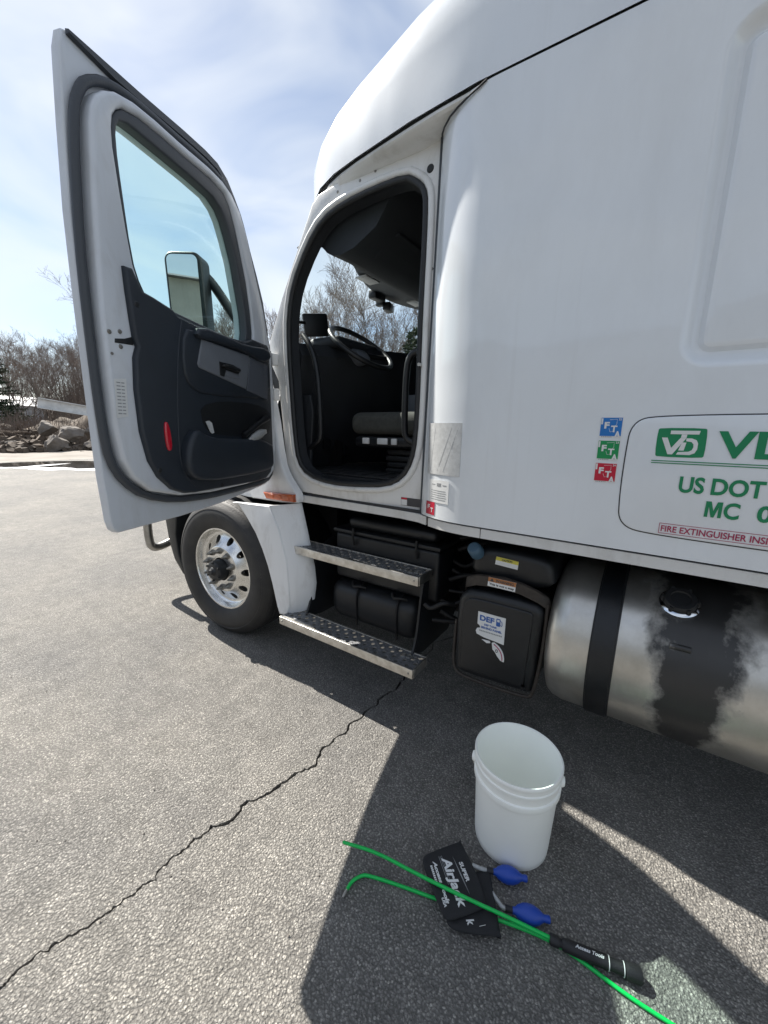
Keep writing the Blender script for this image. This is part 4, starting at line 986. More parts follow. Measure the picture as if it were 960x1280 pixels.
# --- steps
def step_plate(x0, x1, y0, d, z, dirt_seed):
    """extruded alloy step with punched holes"""
    st = bmesh.new()
    nx = 30; ny = 4; cw = (x1-x0)/nx; ch_ = (d-0.016)/ny; top = []
    for i in range(nx):
        for j in range(ny):
            cx, cy = x0+(i+0.5)*cw, y0+0.008+(j+0.5)*ch_
            big = (i+j) % 2 == 0; r = 0.0122 if big else 0.0048
            NB = 16; H = []; O = []; D_ = []
            for k in range(NB):
                t = 2*math.pi*k/NB+math.pi/NB; a, b = math.cos(t), math.sin(t); q = 1/max(abs(a), abs(b))
                H.append(st.verts.new((cx+a*r, cy+b*r, z+(0.0012 if not big else 0.0)))); D_.append(st.verts.new((cx+a*r, cy+b*r, z-0.007)))
                O.append(st.verts.new((cx+a*q*cw/2, cy+b*q*ch_/2, z)))
            for A, B in ((D_, H), (H, O)):
                for k in range(NB): top.append(st.faces.new((A[k], A[(k+1) % NB], B[(k+1) % NB], B[k])))
            # close the cell corners
            for sx_, sy_ in ((1, 1), (-1, 1), (-1, -1), (1, -1)):
                cv = st.verts.new((cx+sx_*cw/2, cy+sy_*ch_/2, z))
                near = sorted(O, key=lambda v: (v.co-cv.co).length)[:2]
                top.append(st.faces.new((near[0], cv, near[1])))
    bmesh.ops.remove_doubles(st, verts=st.verts[:], dist=0.0005)
    tr = finish('tread_plate', st, 'tread', None, 30)
    s2 = bmesh.new()
    box_bm(s2, (x0-0.004, y0-0.004, z-0.046), (x1+0.004, y0+0.007, z+0.003), 0.002)
    box_bm(s2, (x0-0.004, y0+d-0.007, z-0.046), (x1+0.004, y0+d+0.004, z+0.003), 0.002)
    box_bm(s2, (x0-0.006, y0+0.0075, z-0.046), (x0+0.002, y0+d-0.0075, z+0.002), 0.001)
    box_bm(s2, (x1-0.002, y0+0.0075, z-0.046), (x1+0.006, y0+d-0.0075, z+0.002), 0.001)
    s = finish('step', s2, 'step', truck, 30); adopt(tr, s)
    for xx in (x0+0.02, x1-0.02):
        lathe('step_rivet', [(0, 0.004), (0.005, 0.003), (0.006, 0)], (xx, y0-0.004, z-0.022), (0, -1, 0), 'steel', s, n=10)
    return s
sA = step_plate(-1.874, -0.896, 1.613, 0.142, 0.792, 1)
sB = step_plate(-1.793, -0.847, 1.500, 0.142, 0.361, 2)
# worn-bright patches on the tread edges
def worn(step, P, z): prism('worn_patch', P, flat(z), 0.0005, 0.0032, 'step', step)
for k in range(4):
    xx = -1.035+k*0.032
    prism('worn_ring', circle(xx, 1.665+0.010*(k % 2), 0.0165, 14), flat(0.792), 0.0006, 0.0034, 'step', sA, holes=[circle(xx, 1.665+0.010*(k % 2), 0.0098, 14)])
worn(sA, [(-1.46, 1.630), (-1.40, 1.634), (-1.20, 1.625), (-1.20, 1.622), (-1.40, 1.622)], 0.792)
worn(sA, [(-1.87, 1.622), (-1.72, 1.624), (-1.66, 1.622), (-1.66, 1.6205), (-1.87, 1.6205)], 0.792)
worn(sB, [(-1.785, 1.508), (-1.785, 1.528), (-1.73, 1.522), (-1.66, 1.532), (-1.60, 1.524), (-1.545, 1.534), (-1.52, 1.516), (-1.50, 1.508)], 0.361)
for k in range(3): prism('worn_ring', circle(-0.955+k*0.032, 1.592+0.002*k, 0.0155, 14), flat(0.361), 0.0006, 0.0034, 'step', sB, holes=[circle(-0.955+k*0.032, 1.592+0.002*k, 0.0105, 14)])
# curved hanger plates joining the steps
for xx in (-1.70, -0.93):
    pr = [(1.74, 0.80), (2.2, 0.82), (2.2, 0.32), (1.60, 0.316), (1.66, 0.42), (1.685, 0.55), (1.70, 0.66)]
    prism('step_hanger', chaikin(pr, 1), lambda u, v, t, xx=xx: Vector((xx+t, u, v)), 0, 0.012, 'plastic', truck, bev=0.003)
# --- battery box and the moulded tub below it
bb = empty_child = bmesh.new(); box_bm(bb, (-1.575, 1.775, 0.60), (-0.865, 2.24, 0.885), 0.02, 3)
bat = finish('battery_box', bb, 'plastic', truck)
bl = bmesh.new(); box_bm(bl, (-1.585, 1.765, 0.888), (-0.855, 2.25, 0.912), 0.008, 2); finish('box_lid_rim', bl, 'plastic', bat)
bl = bmesh.new(); box_bm(bl, (-1.50, 1.80, 0.915), (-0.90, 2.23, 0.985), 0.03, 3); finish('box_lid', bl, 'plastic', bat)
for xx in (-0.99, -1.42): tube('lid_latch', [(xx, 1.758, 0.93), (xx, 1.752, 0.88), (xx, 1.765, 0.83)], 0.007, 'dark', bat, n=8)
tb = bmesh.new(); box_bm(tb, (-1.60, 1.725, 0.335), (-0.955, 2.22, 0.585), 0.085, 6); tub = finish('lower_tub', tb, 'plastic', truck, 60)
for xx in (-1.37, -1.085):
    tube('tub_strap', smoothpath([(xx, 1.80, 0.592), (xx, 1.722, 0.56), (xx, 1.716, 0.46), (xx, 1.73, 0.34)], 1), 0.007, 'dark', tub, n=6)
    tube('strap_hook', smoothpath([(xx-0.045, 1.75, 0.60), (xx-0.02, 1.72, 0.585), (xx+0.02, 1.72, 0.60), (xx+0.05, 1.75, 0.585)], 2), 0.009, 'dark', tub, n=8)
rh_ = random.Random(3)
for k in range(9):
    y = 1.78+0.05*k*0.6; z = 0.50+0.05*k; xx = -0.86+rh_.uniform(-0.03, 0.05)
    tube('hose', smoothpath([(xx-0.02, y, z), (xx+0.08, y+0.03, z+rh_.uniform(-.06, .06)), (xx+0.15, y+0.08, z+rh_.uniform(-.05, .1)), (xx+0.22, y+0.2, z+0.1)], 2), rh_.uniform(0.008, 0.017), 'dark', truck, n=8)
tube('air_line', smoothpath([(-0.90, 1.70, 0.62), (-0.86, 1.70, 0.60), (-0.80, 1.71, 0.65), (-0.76, 1.76, 0.63)], 2), 0.013, 'dark', truck, n=8)

# --- exhaust fluid tank
DFX = ccw([(-0.690, 0.40), (-0.672, 0.365), (-0.65, 0.358), (-0.34, 0.372), (-0.322, 0.39), (-0.306, 0.74), (-0.312, 0.775), (-0.345, 0.800), (-0.62, 0.800), (-0.665, 0.770), (-0.690, 0.72)])
dft = prism('fluid_tank', chaikin(DFX, 1), side(1.62), -0.50, 0, 'plastic', truck, bev=0.035, seg=5)
prism('tank_face', chaikin(offset(DFX, 0.035), 2), side(1.62), -0.004, 0.008, 'plastic', dft, bev=0.0075, seg=5)
prism('tank_shoulder', chaikin([(-0.66, 0.83), (-0.64, 0.965), (-0.58, 1.00), (-0.34, 1.0), (-0.29, 0.96), (-0.28, 0.84)], 2), side(1.665), -0.42, 0, 'plastic', dft, bev=0.04, seg=5)
bmS = bmesh.new(); rows = []
for x, z, y in ((-0.665, 0.790, 1.66), (-0.655, 0.818, 1.642), (-0.60, 0.845, 1.628), (-0.48, 0.860, 1.624), (-0.40, 0.850, 1.626), (-0.335, 0.830, 1.632), (-0.300, 0.805, 1.65), (-0.290, 0.77, 1.68)):
    rows.append([bmS.verts.new((x, y+dy, z+dz)) for dy, dz in ((0, -0.024), (0, 0.022), (0.012, 0.026), (0.05, 0.0))])
for A, B in zip(rows, rows[1:]):
    for k in range(4): bmS.faces.new((A[k], A[(k+1) % 4], B[(k+1) % 4], B[k]))
bmS.faces.new(rows[0]); bmS.faces.new(rows[-1])
finish('tank_strap', bmS, 'rust', dft, 50)
tube('tank_cradle', smoothpath([(-0.300, 1.66, 0.80), (-0.296, 1.65, 0.60), (-0.316, 1.642, 0.372), (-0.345, 1.642, 0.345), (-0.65, 1.642, 0.332), (-0.695, 1.645, 0.36), (-0.706, 1.66, 0.44), (-0.708, 1.68, 0.6)], 2), 0.008, 'rust', dft, n=8)
lathe('blue_cap', [(0.0, 0.030), (0.024, 0.030), (0.030, 0.024), (0.033, 0.0), (0.033, -0.03)], (-0.625, 1.652, 0.975), (-0.1, -0.75, 0.65), 'bluecap', dft, n=28)
fd = side(1.6115)
# labels
fl = side(1.664)
prism('caution_label', [(-0.535, 0.925), (-0.435, 0.920), (-0.433, 0.957), (-0.530, 0.962)], fl, 0.0, 0.002, 'label', dft)
prism('caution_band', [(-0.533, 0.946), (-0.434, 0.941), (-0.433, 0.957), (-0.530, 0.962)], fl, 0.0015, 0.003, 'yellow', dft)
text('caution_text', 'CAUTION', fl, -0.505, 0.9465, 0.045, 0.009, 0.0035, 'ink', dft)
fw_ = side(1.6225)
prism('warning_sticker', [(-0.548, 0.834), (-0.427, 0.834), (-0.424, 0.876), (-0.545, 0.876)], fw_, 0.0, 0.002, 'label', dft)
prism('warning_band', [(-0.546, 0.856), (-0.4255, 0.856), (-0.424, 0.876), (-0.545, 0.876)], fw_, 0.0015, 0.003, 'orange', dft)
text('warning_text', 'WARNING', fw_, -0.512, 0.8595, 0.078, 0.012, 0.0035, 'ink', dft)
prism('warning_triangle', [(-0.538, 0.859), (-0.520, 0.859), (-0.529, 0.873)], fw_, 0.0025, 0.004, 'ink', dft)
text('warning_line', 'This is not a step', fw_, -0.540, 0.838, 0.108, 0.012, 0.0025, 'ink', dft)
torn = [(-0.577, 0.708), (-0.452, 0.708), (-0.452, 0.582), (-0.49, 0.586), (-0.545, 0.590), (-0.578, 0.598), (-0.583, 0.612), (-0.578, 0.625), (-0.562, 0.632), (-0.567, 0.642), (-0.577, 0.648)]
prism('fluid_label', torn, fd, 0, 0.003, 'label', dft)
text('fluid_label_title', 'DEF', fd, -0.567, 0.668, 0.066, 0.026, 0.0036, 'defblue', dft, bold=0.035)
prism('pump_icon', rrect(-0.492, 0.662, -0.474, 0.698, 0.004, 3), fd, 0.0025, 0.0042, 'defblue', dft, holes=[rrect(-0.489, 0.682, -0.477, 0.694, 0.002, 2)])
tube('pump_icon_hose', [fd(u, v, 0.0042) for u, v in ((-0.474, 0.690), (-0.467, 0.686), (-0.465, 0.672), (-0.468, 0.666), (-0.472, 0.672))], 0.0012, 'defblue', dft, n=6)
text('fluid_label_line', 'DEF TANK', fd, -0.545, 0.648, 0.058, 0.009, 0.0036, 'defblue', dft)
text('fluid_label_line', 'BEHIND PANEL', fd, -0.558, 0.632, 0.094, 0.010, 0.0036, 'defblue', dft)
for k in range(14): prism('fluid_label_mark', [(-0.566+k*0.0075, 0.616), (-0.5605+k*0.0075, 0.616), (-0.5605+k*0.0075, 0.622), (-0.566+k*0.0075, 0.622)], fd, 0.0025, 0.0038, 'inkgrey', dft)
arc = [(-0.52+0.075*math.cos(R(a)), 0.510+0.075*math.sin(R(a))) for a in range(-8, 72, 6)]
prism('round_sticker', arc+[(-0.505, 0.575), (-0.500, 0.545), (-0.488, 0.535), (-0.478, 0.520), (-0.462, 0.503)], fd, 0, 0.003, 'label', dft)
bmA = bmesh.new(); tube_bm(bmA, [fd(-0.52+0.066*math.cos(R(a)), 0.510+0.066*math.sin(R(a)), 0.003) for a in range(-4, 70, 6)], 0.0022, 6); finish('sticker_ring', bmA, 'maroon', dft, 50)
prism('sticker_scrap', [(-0.552, 0.577), (-0.515, 0.580), (-0.512, 0.571), (-0.528, 0.566)], fd, 0, 0.003, 'label', dft)
text('sticker_letter', 'O', fd, -0.487, 0.535, 0.012, 0.016, 0.0036, 'ink', dft, bold=0.03)

# --- fuel tank
TR, TY, TZ = 0.33, 1.905, 0.624
prof = [(0.0, -0.300), (0.10, -0.302), (0.20, -0.298), (0.27, -0.288), (0.306, -0.272), (0.322, -0.250), (0.3285, -0.222), (0.331, -0.214), (0.331, -0.206), (TR, -0.200), (TR, 0.4), (TR, 1.0), (TR, 1.55), (0.331, 1.56), (0.322, 1.60), (0.27, 1.64), (0.0, 1.65)]
ft = lathe('fuel_tank', prof, (0, TY, TZ), (1, 0, 0), 'tank', truck, n=96, smooth=40)
for x0_ in (-0.123, 1.15):
    lathe('tank_band', [(TR+0.0005, x0_), (TR+0.006, x0_+0.001), (TR+0.006, x0_+0.087), (TR+0.0005, x0_+0.088)], (0, TY, TZ), (1, 0, 0), 'rubber', ft, n=96)
    lathe('band_edge', [(TR+0.0055, x0_+0.004), (TR+0.010, x0_+0.006), (TR+0.010, x0_+0.080), (TR+0.0055, x0_+0.084)], (0, TY, TZ), (1, 0, 0), 'plastic', ft, n=96)
ca = R(56); cdir = Vector((0, -math.cos(ca), math.sin(ca))); cc = Vector((0.135, TY, TZ))+cdir*TR
lathe('filler_neck', [(0.062, -0.01), (0.062, 0.008), (0.057, 0.012), (0.052, 0.014)], cc, cdir, 'chrome', ft, n=40)
lathe('filler_cap', [(0.0, 0.030), (0.030, 0.030), (0.033, 0.036), (0.046, 0.036), (0.050, 0.030), (0.051, 0.010)], cc, cdir, 'rubber', ft, n=40)
for k in range(6):
    a = 2*math.pi*k/6; p_ = Vector((1, 0, 0)); q_ = cdir.cross(p_); e_ = p_*math.cos(a)+q_*math.sin(a)
    tube('cap_lug', [cc+e_*0.051+cdir*0.008, cc+e_*0.055+cdir*0.02, cc+e_*0.050+cdir*0.034], 0.006, 'rubber', ft, n=8)
tube('fill_gauge_boss', [Vector((0.12, TY, TZ))+Vector((0, -math.cos(R(28)), math.sin(R(28))))*(TR-0.004), Vector((0.18, TY, TZ))+Vector((0, -math.cos(R(28)), math.sin(R(28))))*(TR-0.004)], 0.012, 'tank', ft, n=12)

# --- signboard panel on the sleeper side
PN = ccw(chaikin([(0.74, 1.567), (-0.004, 1.567), (-0.088, 1.545), (-0.093, 1.43), (-0.093, 1.30), (-0.085, 1.19), (0.02, 1.170), (0.74, 1.170), (0.80, 1.2), (0.80, 1.53)], 3))
panel = prism('side_hatch', offset(PN, 0.003), fs, 0.0, 0.0055, 'white', truck, bev=0.004)
prism('hatch_gap', offset(PN, -0.0005), fs, 0.0003, 0.0012, 'gap', panel)
fp = side(YS-0.0057)
lg = [(-0.009, 1.440), (-0.010, 1.517), (-0.004, 1.524), (0.109, 1.524), (0.115, 1.518), (0.117, 1.441), (0.111, 1.434), (-0.003, 1.433)]
emb = prism('emblem_plate', chaikin(lg, 1), fp, 0, 0.001, 'green', panel)
def white_bar(P): prism('emblem_stroke', P, fp, 0.0006, 0.0018, 'label', panel)
white_bar([(0.024, 1.505), (0.096, 1.505), (0.098, 1.516), (0.024, 1.516)])
white_bar([(0.052, 1.494), (0.066, 1.494), (0.067, 1.5045), (0.053, 1.5045)])
white_bar([(0.003, 1.494), (0.018, 1.494), (0.031, 1.462), (0.051, 1.4935), (0.066, 1.4935), (0.036, 1.442), (0.024, 1.442)])
dcw = [(0.0665, 1.493), (0.080, 1.493), (0.092, 1.488), (0.097, 1.478), (0.097, 1.460), (0.092, 1.448), (0.080, 1.442), (0.046, 1.442), (0.050, 1.450), (0.076, 1.452), (0.084, 1.457), (0.087, 1.466), (0.086, 1.475), (0.080, 1.482), (0.0665, 1.484)]
white_bar(dcw)
white_bar([(0.050, 1.455), (0.064, 1.455), (0.068, 1.480), (0.057, 1.480)])
text('company_letters', 'VD', fp, 0.142, 1.437, 0.178, 0.079, 0.0012, 'green', panel, bold=0.028)
for z in (1.4205, 1.4135): prism('underline', [(-0.016, z-0.0014), (0.70, z-0.0014), (0.70, z+0.0014), (-0.016, z+0.0014)], fp, 0, 0.0011, 'green', panel)
text('registration_letters', 'US', fp, 0.067, 1.323, 0.064, 0.052, 0.0012, 'green', panel, bold=0.028)
text('registration_letters', 'DOT', fp, 0.148, 1.323, 0.122, 0.052, 0.0012, 'green', panel, bold=0.028)
prism('permit_letter', [(0.142, 1.254), (0.1425, 1.303), (0.1555, 1.303), (0.163, 1.274), (0.1705, 1.303), (0.183, 1.303), (0.183, 1.254), (0.1745, 1.254), (0.1745, 1.287), (0.166, 1.254), (0.159, 1.254), (0.1505, 1.287), (0.1505, 1.254)], fp, 0.0003, 0.0018, 'green', panel)
text('permit_letter', 'C', fp, 0.187, 1.253, 0.037, 0.051, 0.0012, 'green', panel, bold=0.028)
text('permit_letters', '0', fp, 0.263, 1.254, 0.034, 0.050, 0.0012, 'green', panel, bold=0.028)
def framebox(name, a, b, c, d, w, fr, t, material, parent): prism(name, [(a, b), (c, b), (c, d), (a, d)], fr, 0, t, material, parent, holes=[[(a+w, b+w), (c-w, b+w), (c-w, d-w), (a+w, d-w)]])
framebox('notice_border', 0.033, 1.184, 0.335, 1.218, 0.0014, fp, 0.001, 'maroon', panel)
text('notice_letters', 'FIRE EXTINGUISHER INSIDE', fp, 0.039, 1.1905, 0.290, 0.0205, 0.0010, 'maroon', panel, bold=0.012)

# --- stickers on the sleeper
def tax_sticker(z, colour, yr):
    s = prism('tax_sticker', [(-0.178, z), (-0.110, z), (-0.110, z+0.069), (-0.178, z+0.069)], fs, 0.0002, 0.0012, 'label', truck)
    prism('sticker_field', [(-0.1755, z+0.006), (-0.112, z+0.006), (-0.112, z+0.067), (-0.1755, z+0.067)], fs, 0.0008, 0.0020, colour, s)
    text('sticker_letter', 'I', fs, -0.1745, z+0.045, 0.005, 0.020, 0.0024, 'label', s, bold=0.02)
    text('sticker_letter', 'F', fs, -0.164, z+0.031, 0.015, 0.022, 0.0024, 'label', s, bold=0.045)
    text('sticker_letter', 'T', fs, -0.144, z+0.019, 0.019, 0.022, 0.0024, 'label', s, bold=0.035)
    text('sticker_letter', 'A', fs, -0.1315, z+0.002, 0.018, 0.021, 0.0024, 'label', s, bold=0.04)
    text('sticker_year', yr, fs, -0.1235, z+0.0585, 0.009, 0.0065, 0.0024, 'label', s)
    tube('sticker_outline', [fs(u, z+v, 0.0021) for u, v in ((-0.150, 0.060), (-0.128, 0.062), (-0.128, 0.045), (-0.133, 0.040), (-0.136, 0.022), (-0.145, 0.020), (-0.150, 0.032))], 0.0006, 'label', s, n=5)
    for k in range(6): prism('sticker_mark', [(-0.170+k*0.0055, z+0.002), (-0.1665+k*0.0055, z+0.002), (-0.1665+k*0.0055, z+0.0045), (-0.170+k*0.0055, z+0.0045)], fs, 0.001, 0.0018, 'inkgrey', s)
tax_sticker(1.489, 'stblue', '22'); tax_sticker(1.412, 'stgreen', '23'); tax_sticker(1.335, 'stred', '24')
# labels wrapped over the rolled front edge
def on_edge(u):
    for (x0, y0), (x1, y1) in zip(EDGE, EDGE[1:]):
        if u <= x1: return y0+(y1-y0)*(u-x0)/(x1-x0)
    return YS
def fe(u, v, t): return Vector((u, on_edge(u)-t, v))
def wrapped(name, u0, u1, v0, v1, t, material, parent):
    bm = bmesh.new(); us = sorted({u0, u1, *[x for x, _ in EDGE if u0 < x < u1]}); r = []
    for u in us: r.append([bm.verts.new(fe(u, v0, t)), bm.verts.new(fe(u, v1, t)), bm.verts.new(fe(u, v1, t-0.001)), bm.verts.new(fe(u, v0, t-0.001))])
    for A, B in zip(r, r[1:]):
        for k in range(4): bm.faces.new((A[k], B[k], B[(k+1) % 4], A[(k+1) % 4]))
    bm.faces.new(r[0]); bm.faces.new(r[-1]); return finish(name, bm, material, parent, 60)
tp = wrapped('tape_patch', -0.872, -0.688, 1.310, 1.536, 0.0016, 'faded', truck)
for k in range(9):
    pts = [fe(-0.862+k*0.011+j*0.010*(1 if k > 4 else 0.35), 1.325+0.19*j/7, 0.0018) for j in range(8)]
    tube('tape_scratch', pts, 0.0003, 'inkgrey', tp, n=4) if k in (1, 5, 8) else None
wlb = wrapped('paper_label', -0.851, -0.738, 1.182, 1.286, 0.0016, 'label', truck)
for k, (a, b) in enumerate(((-0.835, -0.815), (-0.805, -0.782), (-0.772, -0.752))): wrapped('paper_mark', a, b, 1.262 if k != 1 else 1.258, 1.266 if k != 1 else 1.272, 0.0022, 'inkgrey', wlb)
for k in range(5): wrapped('paper_mark', -0.84, -0.756+0.004*(k % 2), 1.236-k*0.010, 1.2385-k*0.010, 0.0022, 'inkgrey', wlb)
rs = wrapped('red_sticker', -0.872, -0.815, 1.120, 1.180, 0.0018, 'stred', truck)
text('sticker_letter', 'F', fe, -0.859, 1.147, 0.014, 0.020, 0.0024, 'label', rs, bold=0.03)
text('sticker_letter', 'T', fe, -0.840, 1.132, 0.016, 0.021, 0.0024, 'label', rs, bold=0.03)
# --- cab interior
pydata('dashboard', [(-2.30, 1.77, 1.98), (-1.86, 1.77, 2.00), (-1.82, 1.77, 1.93), (-1.90, 1.77, 1.55), (-2.02, 1.77, 1.24),
                     (-2.30, 2.50, 2.02), (-1.66, 2.50, 2.045), (-1.62, 2.50, 1.97), (-1.72, 2.50, 1.60), (-1.95, 2.50, 1.24),
                     (-2.30, 2.80, 2.02), (-1.48, 2.80, 2.045), (-1.44, 2.80, 1.97), (-1.52, 2.80, 1.60), (-1.75, 2.80, 1.24),
                     (-2.30, 4.0, 2.0), (-1.62, 4.0, 2.02), (-1.58, 4.0, 1.95), (-1.68, 4.0, 1.6), (-1.9, 4.0, 1.24)],
       [(k*5+j, k*5+j+1, k*5+5+j+1, k*5+5+j) for k in range(3) for j in range(4)]+[(4, 3, 2, 1, 0), (15, 16, 17, 18, 19)], 'inter', truck, 40)
box('instrument_hood', (-1.98, 1.98, 2.00), (-1.72, 2.50, 2.075), 'inter', truck, bev=0.03, seg=3)
box('centre_panel', (-1.50, 2.45, 1.58), (-1.415, 2.98, 1.74), 'greytrim', truck, bev=0.01)
for k in range(5): box('dash_switch', (-1.4155, 2.50+k*0.085, 1.695), (-1.408, 2.55+k*0.085, 1.722), 'plastic', truck, bev=0.003)
for yy, mt_ in ((2.60, 'red'), (2.70, 'yellow')): lathe('brake_knob', [(0, 0.03), (0.018, 0.03), (0.02, 0.02), (0.012, 0)], (-1.425, yy, 1.66), (1, 0, 0), mt_, truck, n=16)
# steering wheel
swc = Vector((-1.70, 2.19, 2.025)); swn = Vector((0.61, -0.04, 0.79)).normalized(); sa = swn.cross(Vector((0, 1, 0))).normalized(); sb = swn.cross(sa)
sw = tube('steering_wheel', [swc+(sa*math.cos(2*math.pi*k/40)+sb*math.sin(2*math.pi*k/40))*0.225 for k in range(40)], 0.0165, 'plastic', truck, n=12, closed=True)
lathe('wheel_hub', [(0.0, 0.0), (0.06, -0.002), (0.085, -0.012), (0.09, -0.04), (0.05, -0.09)], swc-swn*0.02, swn, 'greytrim', sw, n=24)
for k in (0, 1, 2, 3):
    a = (R(20), R(160), R(200), R(340))[k]; e = sa*math.sin(a)+sb*math.cos(a)
    tube('wheel_spoke', [swc-swn*0.035+e*0.07, swc-swn*0.02+e*0.15, swc+e*0.222], [0.02, 0.015, 0.012], 'plastic', sw, n=8)
tube('steering_column', [swc-swn*0.05, swc-swn*0.28, Vector((-2.0, 2.19, 1.66))], [0.05, 0.065, 0.06], 'inter', truck, n=14)
tube('column_stalk', [swc-swn*0.10+sb*-0.05, swc-swn*0.10+Vector((0.0, -0.18, -0.01))], 0.010, 'plastic', truck, n=8)
lathe('stalk_knob', [(0, 0.05), (0.022, 0.045), (0.026, 0.02), (0.014, 0)], swc-swn*0.12+Vector((-0.04, -0.20, -0.02)), (0, -1, 0), 'chrome', truck, n=16)
# driver seat on its air pedestal
bmS = bmesh.new(); box_bm(bmS, (-1.62, 1.96, 1.47), (-1.05, 2.44, 1.605), 0.055, 5); seat = finish('driver_seat', bmS, 'seatf', truck, 70)
bmS = bmesh.new(); box_bm(bmS, (-1.12, 1.97, 1.58), (-0.98, 2.43, 2.36), 0.055, 5); bmesh.ops.rotate(bmS, cent=(-1.05, 2.2, 1.6), matrix=Matrix.Rotation(R(8), 3, 'Y'), verts=bmS.verts[:]); finish('seat_back', bmS, 'seatf', seat, 70)
bmS = bmesh.new(); box_bm(bmS, (-1.57, 1.955, 1.395), (-1.05, 2.42, 1.46), 0.02, 3); finish('seat_base', bmS, 'plastic', seat)
for k, (x, w) in enumerate(((-1.50, 0.05), (-1.39, 0.075), (-1.29, 0.04))): box('seat_control', (x, 1.942, 1.415), (x+w, 1.956, 1.452), 'label', seat, bev=0.005)
for k in range(4): box('pedestal_bellows', (-1.38+0.01*(k % 2), 2.02, 1.237+k*0.038), (-1.08, 2.38, 1.272+k*0.038), 'rubber', seat, bev=0.012)
tube('seat_armrest', [(-1.40, 2.47, 1.72), (-1.08, 2.47, 1.72)], 0.028, 'plastic', seat, n=10)
# grab handles in the doorway
tube('grab_handle', smoothpath([(-1.835, 1.80, 2.045), (-1.775, 1.785, 1.99), (-1.725, 1.78, 1.91), (-1.697, 1.78, 1.76), (-1.686, 1.78, 1.47), (-1.705, 1.785, 1.425), (-1.80, 1.80, 1.385)], 2), 0.0165, 'plastic', truck, n=10)
tube('grab_handle', smoothpath([(-1.02, 1.80, 1.885), (-1.075, 1.785, 1.875), (-1.097, 1.78, 1.80), (-1.10, 1.78, 1.50), (-1.085, 1.785, 1.45), (-1.01, 1.80, 1.43)], 2), 0.0165, 'plastic', truck, n=10)
box('pedal', (-1.93, 2.05, 1.36), (-1.91, 2.12, 1.47), 'plastic', truck, bev=0.006); box('pedal', (-1.93, 2.25, 1.30), (-1.905, 2.31, 1.48), 'plastic', truck, bev=0.006)
prism('kick_panel', [(-1.98, 1.25), (-1.80, 1.25), (-1.76, 1.60), (-1.78, 1.70), (-1.95, 1.70)], side(1.79), -0.02, 0, 'inter', truck, bev=0.01)
box('tread_mat', (-1.80, 1.76, 1.2365), (-1.0, 2.0, 1.246), 'rubber', truck, bev=0.003)
for k in range(7): box('mat_rib', (-1.76+k*0.105, 1.775, 1.2462), (-1.70+k*0.105, 1.985, 1.2495), 'rubber', truck)
# overhead console, headliner
box('headliner', (-1.62, 1.79, 2.665), (1.9, 3.85, 2.70), 'headl', truck)
OC = []
for k in range(17):
    y = min(max(hi_[k].y, 1.782), 3.86); xf = max(hi_[k].x+0.07+0.10*abs(k-8)/8, -1.95) if 0 < k < 16 else -1.705
    OC.append([(max(x_, xf+0.004*j_), y_, z_) for j_, (x_, y_, z_) in enumerate([(xf, y, 2.515), (-1.70, y, 2.492), (-1.66, y, 2.472), (-1.625, y, 2.438), (-1.585, y, 2.416), (-1.53, y, 2.410), (-1.44, y, 2.425), (-1.30, y, 2.49), (-1.16, y, 2.663), (xf, y, 2.663)])])
bm = bmesh.new(); OC = [[bm.verts.new(p) for p in r] for r in OC]
for A, B in zip(OC, OC[1:]):
    for k in range(10): bm.faces.new((A[k], A[(k+1) % 10], B[(k+1) % 10], B[k]))
bm.faces.new(OC[0]); bm.faces.new(OC[-1]); finish('overhead_console', bm, 'headl', truck, 50)
prism('bin_lid', rrect(1.95, 0.02, 2.70, 0.20, 0.03, 4), lambda u, v, t: Vector((-1.45+v*0.9, u, 2.424+v*0.46-t)), -0.004, 0.008, 'headl', truck, bev=0.005)
box('dome_lamp', (-1.82, 2.28, 2.488), (-1.73, 2.44, 2.499), 'faded', truck, bev=0.003); box('dome_lamp', (-1.80, 2.90, 2.486), (-1.71, 3.04, 2.498), 'label', truck, bev=0.003)
tube('console_strip_trim', [(-1.86, 1.795, 2.515), (-1.80, 1.795, 2.535), (-1.74, 1.795, 2.545)], 0.004, 'chrome', truck, n=6)
box('console_lamp_bar', (-1.80, 3.2, 2.486), (-1.71, 3.3, 2.498), 'faded', truck, bev=0.003)
# camera unit on the glass and tablet on the pillar
dcam = box('dash_camera', (-1.97, 2.62, 2.47), (-1.90, 2.76, 2.535), 'plastic', truck, bev=0.012)
box('camera_mount', (-2.0, 2.76, 2.455), (-1.93, 2.80, 2.50), 'plastic', dcam, bev=0.006); box('camera_body', (-1.965, 2.78, 2.425), (-1.90, 2.90, 2.485), 'plastic', dcam, bev=0.012, rotz=0.3)
bmS = bmesh.new(); box_bm(bmS, (-1.955, 1.93, 2.085), (-1.93, 2.10, 2.225), 0.01, 2); bmesh.ops.rotate(bmS, cent=(-1.94, 2.0, 2.15), matrix=Matrix.Rotation(R(-25), 3, 'Z') @ Matrix.Rotation(R(8), 3, 'X'), verts=bmS.verts[:]); tab = finish('tablet', bmS, 'plastic', truck)
tube('tablet_arm', [(-1.96, 1.94, 2.16), (-1.97, 1.86, 2.15), (-1.955, 1.79, 2.13)], 0.010, 'plastic', tab, n=8)
box('rear_curtain', (-0.55, 1.80, 1.24), (-0.50, 4.0, 2.66), 'inter', truck)
prism('side_lining', [(-0.93, 1.24), (1.9, 1.24), (1.9, 2.66), (-0.93, 2.66)], side(1.76), -0.02, 0, 'inter', truck)
